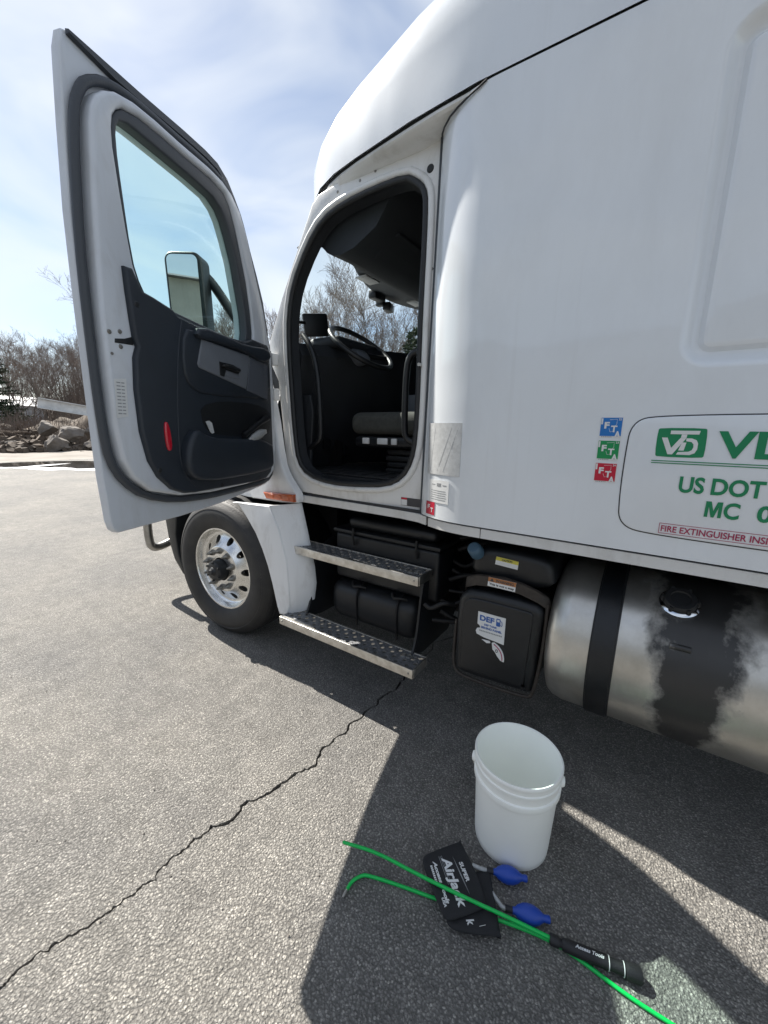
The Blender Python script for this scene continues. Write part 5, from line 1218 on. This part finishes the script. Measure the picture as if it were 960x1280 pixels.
prism('right_lining', [(-2.0, 1.24), (1.9, 1.24), (1.9, 2.66), (-1.66, 2.66), (-2.0, 2.02)], side(4.035), -0.004, 0.012, 'inter', truck, holes=[[(-1.85, 1.95), (-1.05, 1.95), (-1.05, 2.5), (-1.55, 2.5)]])
prism('right_door_glass', [(-1.85, 1.95), (-1.05, 1.95), (-1.05, 2.5), (-1.55, 2.5)], side(4.05), -0.004, 0.002, 'windsh', truck)

# --- open driver door, hinged on the front pillar
HX_, HY_ = -1.975, 1.70; DA = R(-71); DC, DS = math.cos(DA), math.sin(DA)
def fdoor(off=0.0): return lambda r, z, t: Vector((HX_+r*DC-(t+off)*DS, HY_+r*DS+(t+off)*DC, z))
f0 = fdoor()
SKIN = ccw([(1.108, 2.672), (1.122, 2.62), (1.139, 2.419), (1.156, 2.169), (1.162, 1.907), (1.166, 1.572), (1.166, 1.334), (1.158, 1.16), (1.150, 1.127), (1.132, 1.110), (0.817, 1.109), (0.55, 1.120), (0.293, 1.144), (0.12, 1.165), (0.06, 1.23), (0.02, 1.40), (0.010, 1.7), (0.02, 1.94),
            (0.034, 2.015), (0.081, 2.200), (0.140, 2.330), (0.200, 2.450), (0.265, 2.575), (0.305, 2.630), (0.349, 2.672), (0.395, 2.698), (0.448, 2.708), (0.630, 2.704), (0.847, 2.690), (1.085, 2.682)])
GL = ccw([(0.971, 2.513), (0.986, 2.49), (0.992, 2.46), (0.994, 2.401), (0.992, 2.342), (0.986, 2.225), (0.979, 2.105), (0.965, 2.04), (0.935, 1.985), (0.822, 1.965), (0.569, 1.945), (0.323, 1.925), (0.306, 1.99), (0.310, 2.077), (0.358, 2.298), (0.40, 2.405), (0.425, 2.455), (0.455, 2.490), (0.507, 2.515), (0.623, 2.522), (0.787, 2.524), (0.90, 2.525), (0.94, 2.523)])
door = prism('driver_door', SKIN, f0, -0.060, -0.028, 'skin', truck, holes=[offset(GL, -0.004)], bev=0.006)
# inner shell
INB = ccw([(1.029, 2.562), (1.060, 2.530), (1.080, 2.487), (1.092, 2.437), (1.100, 2.36), (1.112, 2.25), (1.124, 2.08), (1.134, 1.892), (1.138, 1.68), (1.137, 1.501), (1.122, 1.388), (1.085, 1.316), (1.015, 1.255), (0.868, 1.214), (0.669, 1.198), (0.40, 1.200), (0.16, 1.21), (0.10, 1.25), (0.075, 1.40), (0.07, 1.7), (0.085, 1.94),
          (0.115, 2.02), (0.145, 2.137), (0.215, 2.32), (0.275, 2.47), (0.315, 2.54), (0.375, 2.59), (0.44, 2.612), (0.536, 2.618), (0.70, 2.612), (0.824, 2.612), (0.914, 2.606), (0.985, 2.588)])
SEO = ccw([(0.960, 2.556), (0.985, 2.535), (1.003, 2.508), (1.012, 2.467), (1.015, 2.409), (1.008, 2.30), (0.998, 2.18), (0.985, 2.069), (0.96, 1.99), (0.93, 1.945), (0.822, 1.925), (0.569, 1.905), (0.31, 1.885), (0.262, 1.946), (0.255, 2.0), (0.262, 2.094), (0.285, 2.232), (0.325, 2.37), (0.355, 2.46), (0.390, 2.535), (0.430, 2.570), (0.516, 2.582), (0.651, 2.578), (0.78, 2.578), (0.891, 2.574)])
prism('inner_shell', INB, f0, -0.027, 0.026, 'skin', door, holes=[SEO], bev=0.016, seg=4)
prism('window_seal', SEO, f0, -0.026, 0.016, 'seal', door, holes=[GL], bev=0.008)
prism('window_glass', offset(GL, -0.010), f0, -0.022, -0.017, 'glassdoor', door, smooth=0)
# weather strip loop round the shell, and the heavier one on the top edge
BAND = ccw([(1.063, 2.568), (1.090, 2.525), (1.110, 2.476), (1.120, 2.417), (1.130, 2.342), (1.138, 2.25), (1.152, 2.08), (1.158, 1.885), (1.160, 1.659), (1.158, 1.501), (1.146, 1.380), (1.103, 1.302), (1.022, 1.237), (0.873, 1.193), (0.665, 1.176), (0.40, 1.178), (0.15, 1.185), (0.075, 1.235), (0.048, 1.40), (0.043, 1.7), (0.055, 1.95), (0.088, 2.03), (0.118, 2.15), (0.190, 2.34), (0.252, 2.49), (0.295, 2.565), (0.36, 2.618), (0.44, 2.642), (0.54, 2.648), (0.70, 2.642), (0.83, 2.640), (0.925, 2.632), (1.0, 2.612)])
bmB = bmesh.new(); tube_bm(bmB, [f0(u, v, -0.012) for u, v in chaikin(BAND, 1)], 0.0150, 10, True); finish('weather_strip', bmB, 'seal', door, 60)
top = [(1.098, 2.678), (0.95, 2.684), (0.847, 2.688), (0.63, 2.702), (0.50, 2.706), (0.42, 2.700), (0.352, 2.668), (0.30, 2.615), (0.265, 2.57), (0.20, 2.445), (0.135, 2.315), (0.085, 2.20), (0.045, 2.03)]
bmB = bmesh.new(); r = []
nrm_top = []
for i, (u, v) in enumerate(top):
    a = top[max(i-1, 0)]; b = top[min(i+1, len(top)-1)]; d = Vector((b[0]-a[0], b[1]-a[1])).normalized(); n_ = Vector((-d.y, d.x))
    if n_.y > 0 or (abs(n_.y) < 0.3 and n_.x > 0): pass
    inward = Vector((0.62, 2.1))-Vector((u, v)); n_ = n_ if n_.dot(inward) > 0 else -n_
    w = 0.030 if i else 0.012
    r.append([bmB.verts.new(f0(u, v, -0.026)), bmB.verts.new(f0(u+n_.x*0.004, v+n_.y*0.004, -0.012)), bmB.verts.new(f0(u+n_.x*w, v+n_.y*w, -0.012)), bmB.verts.new(f0(u+n_.x*(w+.004), v+n_.y*(w+.004), -0.026))])
for A, B in zip(r, r[1:]):
    for k in range(4): bmB.faces.new((A[k], A[(k+1) % 4], B[(k+1) % 4], B[k]))
bmB.faces.new(r[0]); bmB.faces.new(r[-1]); finish('top_edge_strip', bmB, 'seal', door, 50)
# moulded trim card
ft_ = fdoor()
TRIM = ccw([(1.042, 2.045), (1.010, 2.048), (0.985, 2.00), (0.975, 1.985), (0.927, 1.978), (0.839, 1.960), (0.813, 1.942), (0.709, 1.931), (0.552, 1.926), (0.364, 1.934), (0.291, 1.959), (0.150, 1.955), (0.136, 1.93), (0.138, 1.661), (0.138, 1.417), (0.148, 1.30), (0.172, 1.246), (0.225, 1.216), (0.31, 1.207), (0.629, 1.214), (0.80, 1.217), (0.856, 1.223), (0.927, 1.25), (0.988, 1.307), (1.024, 1.373), (1.046, 1.483), (1.049, 1.635), (1.039, 1.747), (1.023, 1.786), (1.031, 1.811), (1.036, 1.872), (1.041, 1.974)])
trim = prism('trim_card', TRIM, ft_, 0.020, 0.046, 'trim', door, bev=0.012, seg=4)
# raised field to the hinge side of the crease, with its recessed map pocket below
fieldP = ccw([(0.80, 1.900), (0.72, 1.905), (0.40, 1.905), (0.19, 1.93), (0.155, 1.90), (0.158, 1.665), (0.70, 1.640), (0.79, 1.67), (0.825, 1.74)])
prism('upper_field', chaikin(fieldP, 1), ft_, 0.040, 0.056, 'trim', door, bev=0.010)
shell = ccw([(0.205, 1.441), (0.637, 1.450), (0.74, 1.466), (0.80, 1.50), (0.85, 1.45), (0.872, 1.38), (0.870, 1.323), (0.83, 1.285), (0.764, 1.268), (0.657, 1.258), (0.304, 1.262), (0.215, 1.275), (0.195, 1.31)])
prism('map_pocket', chaikin(shell, 1), ft_, 0.044, 0.088, 'trim', door, bev=0.020, seg=4)
prism('handle_panel', [(0.704, 1.876), (0.742, 1.770), (0.735, 1.756), (0.722, 1.752), (0.400, 1.695), (0.349, 1.848), (0.360, 1.866), (0.432, 1.866), (0.597, 1.872)], ft_, 0.050, 0.061, 'greytrim', door, bev=0.006)
prism('speaker_panel', [(0.394, 1.690), (0.200, 1.655), (0.182, 1.845), (0.345, 1.862)], ft_, 0.050, 0.0595, mat('mid_grey_trim', (0.085, 0.095, 0.115), 0.55, bump=0.15, bscale=500), door, bev=0.005)
prism('handle_recess', [(0.604, 1.800), (0.603, 1.738), (0.573, 1.736), (0.556, 1.768), (0.462, 1.760), (0.441, 1.786), (0.50, 1.80)], ft_, 0.056, 0.0635, 'plastic', door, bev=0.003)
prism('pull_handle', chaikin([(0.592, 1.792), (0.592, 1.775), (0.47, 1.768), (0.455, 1.782), (0.48, 1.79)], 1), ft_, 0.060, 0.080, 'plastic', door, bev=0.006)
prism('handle_cup', [(0.556, 1.762), (0.468, 1.754), (0.452, 1.735), (0.545, 1.738)], ft_, 0.057, 0.065, 'greytrim', door, bev=0.004)
prism('arm_rest', chaikin([(0.761, 1.872), (0.647, 1.879), (0.410, 1.874), (0.254, 1.845), (0.170, 1.875), (0.19, 1.93), (0.407, 1.908), (0.555, 1.920), (0.73, 1.925)], 1), ft_, 0.044, 0.080, 'trim', door, bev=0.014, seg=4)
prism('pocket_recess', chaikin([(0.74, 1.625), (0.72, 1.490), (0.62, 1.462), (0.20, 1.455), (0.165, 1.50), (0.165, 1.63)], 2), ft_, 0.044, 0.0475, 'plastic', door)
prism('door_reflector', chaikin([(0.948, 1.522), (0.922, 1.522), (0.913, 1.412), (0.944, 1.405)], 2), ft_, 0.044, 0.054, 'red', door, bev=0.005)
for k, (u, v) in enumerate(((1.118, 1.817), (1.077, 1.826), (1.080, 1.776), (1.118, 1.747))):
    lathe('latch_screw', [(0, 0.004), (0.006 if k < 3 else 0.004, 0.004), (0.008 if k < 3 else 0.005, 0)], ft_(u, v, 0.026), (-DS, DC, 0), 'nut', door, n=14)
prism('door_latch', [(1.100, 1.799), (1.062, 1.806), (1.022, 1.821), (1.028, 1.790), (1.060, 1.788), (1.102, 1.785)], ft_, 0.020, 0.0285, 'plastic', door, bev=0.002)
dl = prism('door_label', [(1.122, 1.664), (1.074, 1.670), (1.082, 1.538), (1.128, 1.531)], ft_, 0.0262, 0.0272, 'label', door)
for k in range(10):
    vv = 1.655-k*0.0118
    for (a, b) in ((1.115, 1.100), (1.096, 1.084)):
        o_ = 0.0007*k; prism('label_mark', [(a+o_, vv), (b+o_, vv), (b+o_, vv-0.0035), (a+o_, vv-0.0035)], ft_, 0.0268, 0.0278, 'inkgrey', door)
for u, v in ((0.985, 1.335), (0.62, 1.228), (0.30, 1.225), (0.24, 1.30), (1.012, 1.93)):
    lathe('trim_plug', [(0, 0.003), (0.008, 0.003), (0.011, 0.0)], ft_(u, v, 0.0455), (-DS, DC, 0), 'plastic', door, n=14)
tube('trim_crease', smoothpath([ft_(0.80, 1.93, 0.045), ft_(0.835, 1.80, 0.046), ft_(0.86, 1.62, 0.046), ft_(0.875, 1.45, 0.046), ft_(0.872, 1.32, 0.046), ft_(0.80, 1.245, 0.045)], 2), 0.0035, 'trim', door, n=8)
# things stuffed in the map pocket are loose things of their own
for k, z in enumerate((1.90, 1.70, 1.42)):
    b_ = box('hinge', (-1.985, 1.655, z-0.035), (-1.945, 1.70, z+0.035), 'jamb', door, bev=0.006)
    tube('hinge_pin', [(-1.968, 1.652, z-0.045), (-1.968, 1.652, z+0.045)], 0.009, 'nut', door, n=10)
# outside mirror on its arm, carried by the door
mc = fdoor(-0.25)(0.372, 2.10, 0)
mnr = Vector((0.59, -0.80, -0.055)).normalized(); mu = Vector((0, 0, 1)).cross(mnr).normalized(); mv = mnr.cross(mu)
def fm(u, v, t): return mc+mu*u+mv*v+mnr*t
mh = prism('mirror_housing', rrect(-0.125, -0.27, 0.062, 0.27, 0.045, 6), fm, -0.11, 0.0, 'plastic', door, bev=0.018, seg=4)
prism('mirror_glass', rrect(-0.108, -0.10, 0.045, 0.252, 0.028, 6), fm, -0.004, 0.0035, 'mirror', door)
prism('mirror_glass', rrect(-0.108, -0.252, 0.045, -0.115, 0.028, 6), fm, -0.004, 0.0035, 'mirror', door)
tube('mirror_arm', smoothpath([fm(0.01, 0.20, -0.09), fm(0.06, 0.17, -0.13), f0(0.20, 2.06, -0.10), f0(0.14, 1.98, -0.06)], 2), 0.026, 'plastic', door, n=10)
tube('mirror_arm', smoothpath([fm(0.01, -0.20, -0.09), fm(0.06, -0.22, -0.13), f0(0.20, 1.76, -0.10), f0(0.14, 1.74, -0.06)], 2), 0.026, 'plastic', door, n=10)
# gloves and paper in the pocket
gl = bmesh.new(); bmesh.ops.create_icosphere(gl, subdivisions=3, radius=1.0)
for v in gl.verts:
    c = v.co.copy(); k = 1+0.25*noise.noise(c*2.5)
    w = f0(0.34+c.x*0.085*k, 1.462+c.z*0.024*k+c.x*-0.022, 0.072+c.y*0.016*k); v.co = w
o = finish('work_glove', gl, 'hose', None, 80); o['label'] = 'crumpled pale grey work glove in the door map pocket'; o['category'] = 'glove'
o = tube('flashlight', [f0(0.46, 1.462, 0.070), f0(0.30, 1.53, 0.066), f0(0.22, 1.56, 0.064)], [0.014, 0.014, 0.019], 'plastic', None, n=14); o['label'] = 'black flashlight leaning in the door map pocket'; o['category'] = 'flashlight'
pp = [(0.709, 1.528), (0.685, 1.532), (0.667, 1.522), (0.656, 1.478), (0.672, 1.474), (0.683, 1.482)]
o = prism('paper_scrap', pp, f0, 0.0485, 0.0500, 'faded', None); o['label'] = 'small torn paper scrap stuck above the door map pocket'; o['category'] = 'paper'

# ------------------------------------------------------------------ bucket
BX, BY = -0.277, 1.290
bk = empty('plastic_bucket', (BX, BY, 0), 'open white plastic bucket standing on the asphalt beside the fuel tank', 'bucket')
prof = [(0.0, 0.006), (0.115, 0.006), (0.120, 0.0), (0.128, 0.0), (0.1315, 0.004), (0.1335, 0.03), (0.1435, 0.262), (0.1500, 0.264), (0.1510, 0.268), (0.1515, 0.284), (0.1505, 0.288), (0.1455, 0.290), (0.1465, 0.318), (0.1500, 0.320), (0.1510, 0.324), (0.1505, 0.330), (0.1470, 0.332), (0.1478, 0.348), (0.1515, 0.350), (0.1530, 0.356), (0.1530, 0.364), (0.1505, 0.368), (0.1465, 0.367), (0.1445, 0.360), (0.1425, 0.30), (0.1300, 0.030), (0.122, 0.014), (0.0, 0.012)]
lathe('body', prof, (BX, BY, 0), (0, 0, 1), 'bucket', bk, n=96, smooth=42)
for s in (-1, 1):
    e = Vector((BX, BY, 0.302))+Vector((-0.97*s, -0.24*s, 0)).normalized()*0.146
    lathe('handle_ear', [(0, 0.016), (0.015, 0.014), (0.019, 0.008), (0.020, 0)], e, Vector((-0.97*s, -0.24*s, 0)), 'bucket', bk, n=20)
ea = Vector((-0.97, -0.24, 0)).normalized(); eb = Vector((-0.24, 0.97, 0)).normalized(); wire = []
for k in range(21):
    a = math.pi*k/20; wire.append(Vector((BX, BY, 0.302))+ea*0.160*math.cos(a)+eb*(0.157*math.sin(a)**0.8)+Vector((0, 0, -0.10*math.sin(a))))
tube('bail_wire', wire, 0.002, 'steel', bk, n=8)
tube('bail_hook', [wire[0], wire[0]+Vector((0.004, -0.004, -0.018)), wire[0]+Vector((0.012, -0.010, -0.024))], 0.0022, 'steel', bk, n=6)

# ------------------------------------------------------------------ inflatable wedges
B2 = ccw(chaikin([(-0.293, 1.108), (-0.293, 1.108), (-0.2, 0.947), (-0.2, 0.947), (-0.302, 0.887), (-0.338, 0.879), (-0.357, 0.891), (-0.387, 0.997), (-0.329, 1.075)], 2))
B1 = ccw(chaikin([(-0.41, 1.125), (-0.41, 1.125), (-0.49, 1.016), (-0.495, 0.992), (-0.481, 0.971), (-0.363, 0.883), (-0.35, 0.88), (-0.336, 0.887), (-0.304, 0.925), (-0.265, 0.975), (-0.262, 0.993), (-0.326, 1.061)], 2))
def cushion(P, z0, z1):
    """flat cloth pad: gently domed, sewn edge"""
    bm = bmesh.new(); n = len(P); rings = []
    zm = (z0+z1)/2
    for d, z in ((0.0, zm), (0.0005, zm+0.002), (0.003, z1-0.004), (0.006, z1-0.0015), (0.012, z1)): rings.append([bm.verts.new((x, y, z)) for x, y in offset(P, d)])
    low = [[bm.verts.new((x, y, z)) for x, y in offset(P, d)] for d, z in ((0.001, zm-0.0025), (0.008, z0+0.001), (0.014, z0))]
    for A, B in list(zip(rings, rings[1:]))+[(rings[0], low[0])]+list(zip(low, low[1:])):
        for i in range(n): bm.faces.new((A[i], A[(i+1) % n], B[(i+1) % n], B[i]))
    for ring in (rings[-1], low[-1]): bmesh.ops.triangle_fill(bm, use_beauty=True, edges=[bm.edges.get((ring[i], ring[(i+1) % n])) for i in range(n)])
    return bm
DU = Vector((0.742, -0.670)); DV = Vector((0.670, 0.742))
def bagtext(name, s, u, v, w, h, t, parent, bold=0.02, shear=0.2):
    text(name, s, flat(), u, v, w, h, t, 'label', parent, bold=bold, shear=shear, du=DU, dv=DV, th=0.0004)
def bulb(parent, a, b, hose):
    a, b = Vector(a), Vector(b); L_ = (b-a).length
    prof = [(0, 0), (0.009, 0.0), (0.010, 0.012), (0.017, 0.020), (0.024, 0.036), (0.0265, 0.052), (0.025, 0.068), (0.019, 0.084), (0.012, 0.094), (0.0095, 0.100), (0.010, 0.104), (0.0105, 0.114), (0.008, 0.117), (0, 0.117)]
    lathe('squeeze_bulb', [(r, h*L_/0.117) for r, h in prof], a, b-a, 'bulb', parent, n=32, smooth=60)
    d = (b-a).normalized(); tube('valve_collar', [a-d*0.018, a+d*0.006], 0.0095, 'grip', parent, n=14)
    tube('hose', smoothpath(hose+[a-d*0.016], 2), 0.0062, 'hose', parent, n=10)
w2 = empty('air_wedge', (-0.29, 0.99, 0), 'black inflatable wedge lying underneath, its blue bulb nearer the green rods', 'air wedge', 'inflatable wedges')
finish('pad', cushion(B2, 0.0135, 0.031), 'bag', w2, 60)
bulb(w2, (-0.196, 1.030, 0.0275), (-0.088, 1.074, 0.0270), [(-0.262, 1.045, 0.022), (-0.235, 1.030, 0.024), (-0.222, 1.022, 0.026)])
bagtext('pad_print', 'k', -0.302, 0.921, 0.016, 0.024, 0.0314, w2, bold=0.03)
bagtext('pad_print', 'l', -0.262, 0.930, 0.002, 0.020, 0.0314, w2)
w1_ = empty('air_wedge', (-0.38, 1.0, 0), 'black inflatable wedge lying on top with white lettering, blue bulb against the bucket', 'air wedge', 'inflatable wedges')
finish('pad', cushion(B1, 0.0315, 0.050), 'bag', w1_, 60)
bulb(w1_, (-0.284, 1.104, 0.0275), (-0.178, 1.150, 0.0270), [(-0.345, 1.075, 0.040), (-0.322, 1.082, 0.036), (-0.304, 1.093, 0.030)])
ZT_ = 0.0504
bagtext('brand_print', 'AirJack', -0.445, 1.018, 0.150, 0.040, ZT_, w1_, bold=0.03, shear=0.15)
bagtext('brand_print', 'SUPER', -0.384, 1.048, 0.062, 0.0135, ZT_, w1_, bold=0.03, shear=0.1)
bagtext('brand_print', 'Access Tools', -0.459, 0.998, 0.128, 0.0125, ZT_, w1_, bold=0.04, shear=0.3)
bagtext('brand_print', 'USA', -0.385, 0.918, 0.026, 0.009, ZT_, w1_, bold=0.03)
for k in range(11):
    p_ = Vector((-0.462, 0.984))+DU*(0.006*k+0.004)
    prism('print_mark', [tuple(p_), tuple(p_+DU*0.0042), tuple(p_+DU*0.0042+DV*0.007), tuple(p_+DV*0.007)], flat(), ZT_, ZT_+0.0005, 'label', w1_)
q0 = Vector((-0.411, 1.055)); q1 = Vector((-0.313, 0.978)); nn = Vector((0.62, 0.785))*0.0018
prism('print_swash', [tuple(q0), tuple((q0+q1)/2+nn), tuple(q1), tuple((q0+q1)/2-nn)], flat(), ZT_, ZT_+0.0005, 'inkgrey', w1_)
for k in range(3):
    a_ = Vector((-0.452, 1.022))+DV*(0.004+0.005*k); prism('print_swash', [tuple(a_), tuple(a_+DU*0.09), tuple(a_+DU*0.09+DV*0.0012), tuple(a_+DV*0.0012)], flat(), ZT_-0.0002, ZT_+0.0002, 'inkgrey', w1_)

# ------------------------------------------------------------------ long-reach rods
ra = empty('reach_tool', (-0.3, 0.98, 0), 'straight green reach rod with black grip lying across the black wedges', 'reach tool')
tube('rod', smoothpath([(-0.738, 0.868, 0.060), (-0.63, 0.905, 0.061), (-0.48, 0.927, 0.0595), (-0.326, 0.957, 0.0572), (-0.184, 0.999, 0.040), (-0.06, 1.032, 0.025)], 2), 0.0056, 'rod', ra, n=12)
lathe('rod_tip', [(0, 0.012), (0.004, 0.012), (0.0056, 0.006), (0.0057, 0)], (-0.738, 0.868, 0.060), (-0.94, -0.33, 0), 'rod', ra, n=12)
ga, gb = Vector((-0.080, 1.026, 0.0245)), Vector((0.152, 1.088, 0.0215)); gd = (gb-ga).normalized(); gL = (gb-ga).length
pg = [(0, 0.0), (0.012, 0.0), (0.0145, 0.004), (0.0145, 0.024), (0.011, 0.027), (0.011, 0.033), (0.0150, 0.036), (0.0165, 0.060), (0.0172, 0.110), (0.0170, 0.150), (0.0150, 0.158), (0.0150, 0.196), (0.0205, 0.198), (0.0205, 0.232), (0.016, 0.238), (0, 0.238)]
grip = lathe('grip', [(r, h*gL/0.238) for r, h in pg], ga, gd, 'grip', ra, n=32, smooth=50)
for k in (0.155, 0.193): lathe('grip_ring', [(0.0176, k), (0.0176, k+0.0022), (0.0150, k+0.003)], ga, gd, 'label', grip, n=28)
gu = Vector((0, 0, 1)).cross(gd).normalized()
def fgrip(u, v, t):
    a = v/0.0172-0.30; e = (Vector((0, 0, 1))*math.cos(a)+gu*math.sin(a)); return ga+gd*u+e*(0.0172+t)
text('grip_print', 'Access Tools', fgrip, 0.068, -0.001, 0.076, 0.0085, 0.0005, 'label', grip, bold=0.03, shear=0.25, th=0.0003)
hk = empty('hook_rod', (-0.2, 0.98, 0), 'green bent-tip rod on the ground passing under the wedges and the black grip', 'hook rod')
rodB = smoothpath([(-0.665, 0.785, 0.0065), (-0.668, 0.815, 0.0065), (-0.650, 0.850, 0.0065), (-0.630, 0.862, 0.0065), (-0.527, 0.898, 0.0062), (-0.42, 0.930, 0.0062), (-0.22, 0.998, 0.0062), (-0.085, 1.036, 0.0060), (0.0, 1.040, 0.0058), (0.114, 1.030, 0.0058), (0.23, 1.036, 0.0058), (0.55, 1.06, 0.0058), (0.8, 1.09, 0.0058)], 2)
tube('rod', rodB, 0.0055, 'rod', hk, n=12)
tube('metal_tip', [(-0.665, 0.787, 0.0065), (-0.663, 0.768, 0.0065), (-0.662, 0.760, 0.0065)], [0.0048, 0.0048, 0.003], 'steel', hk, n=10)
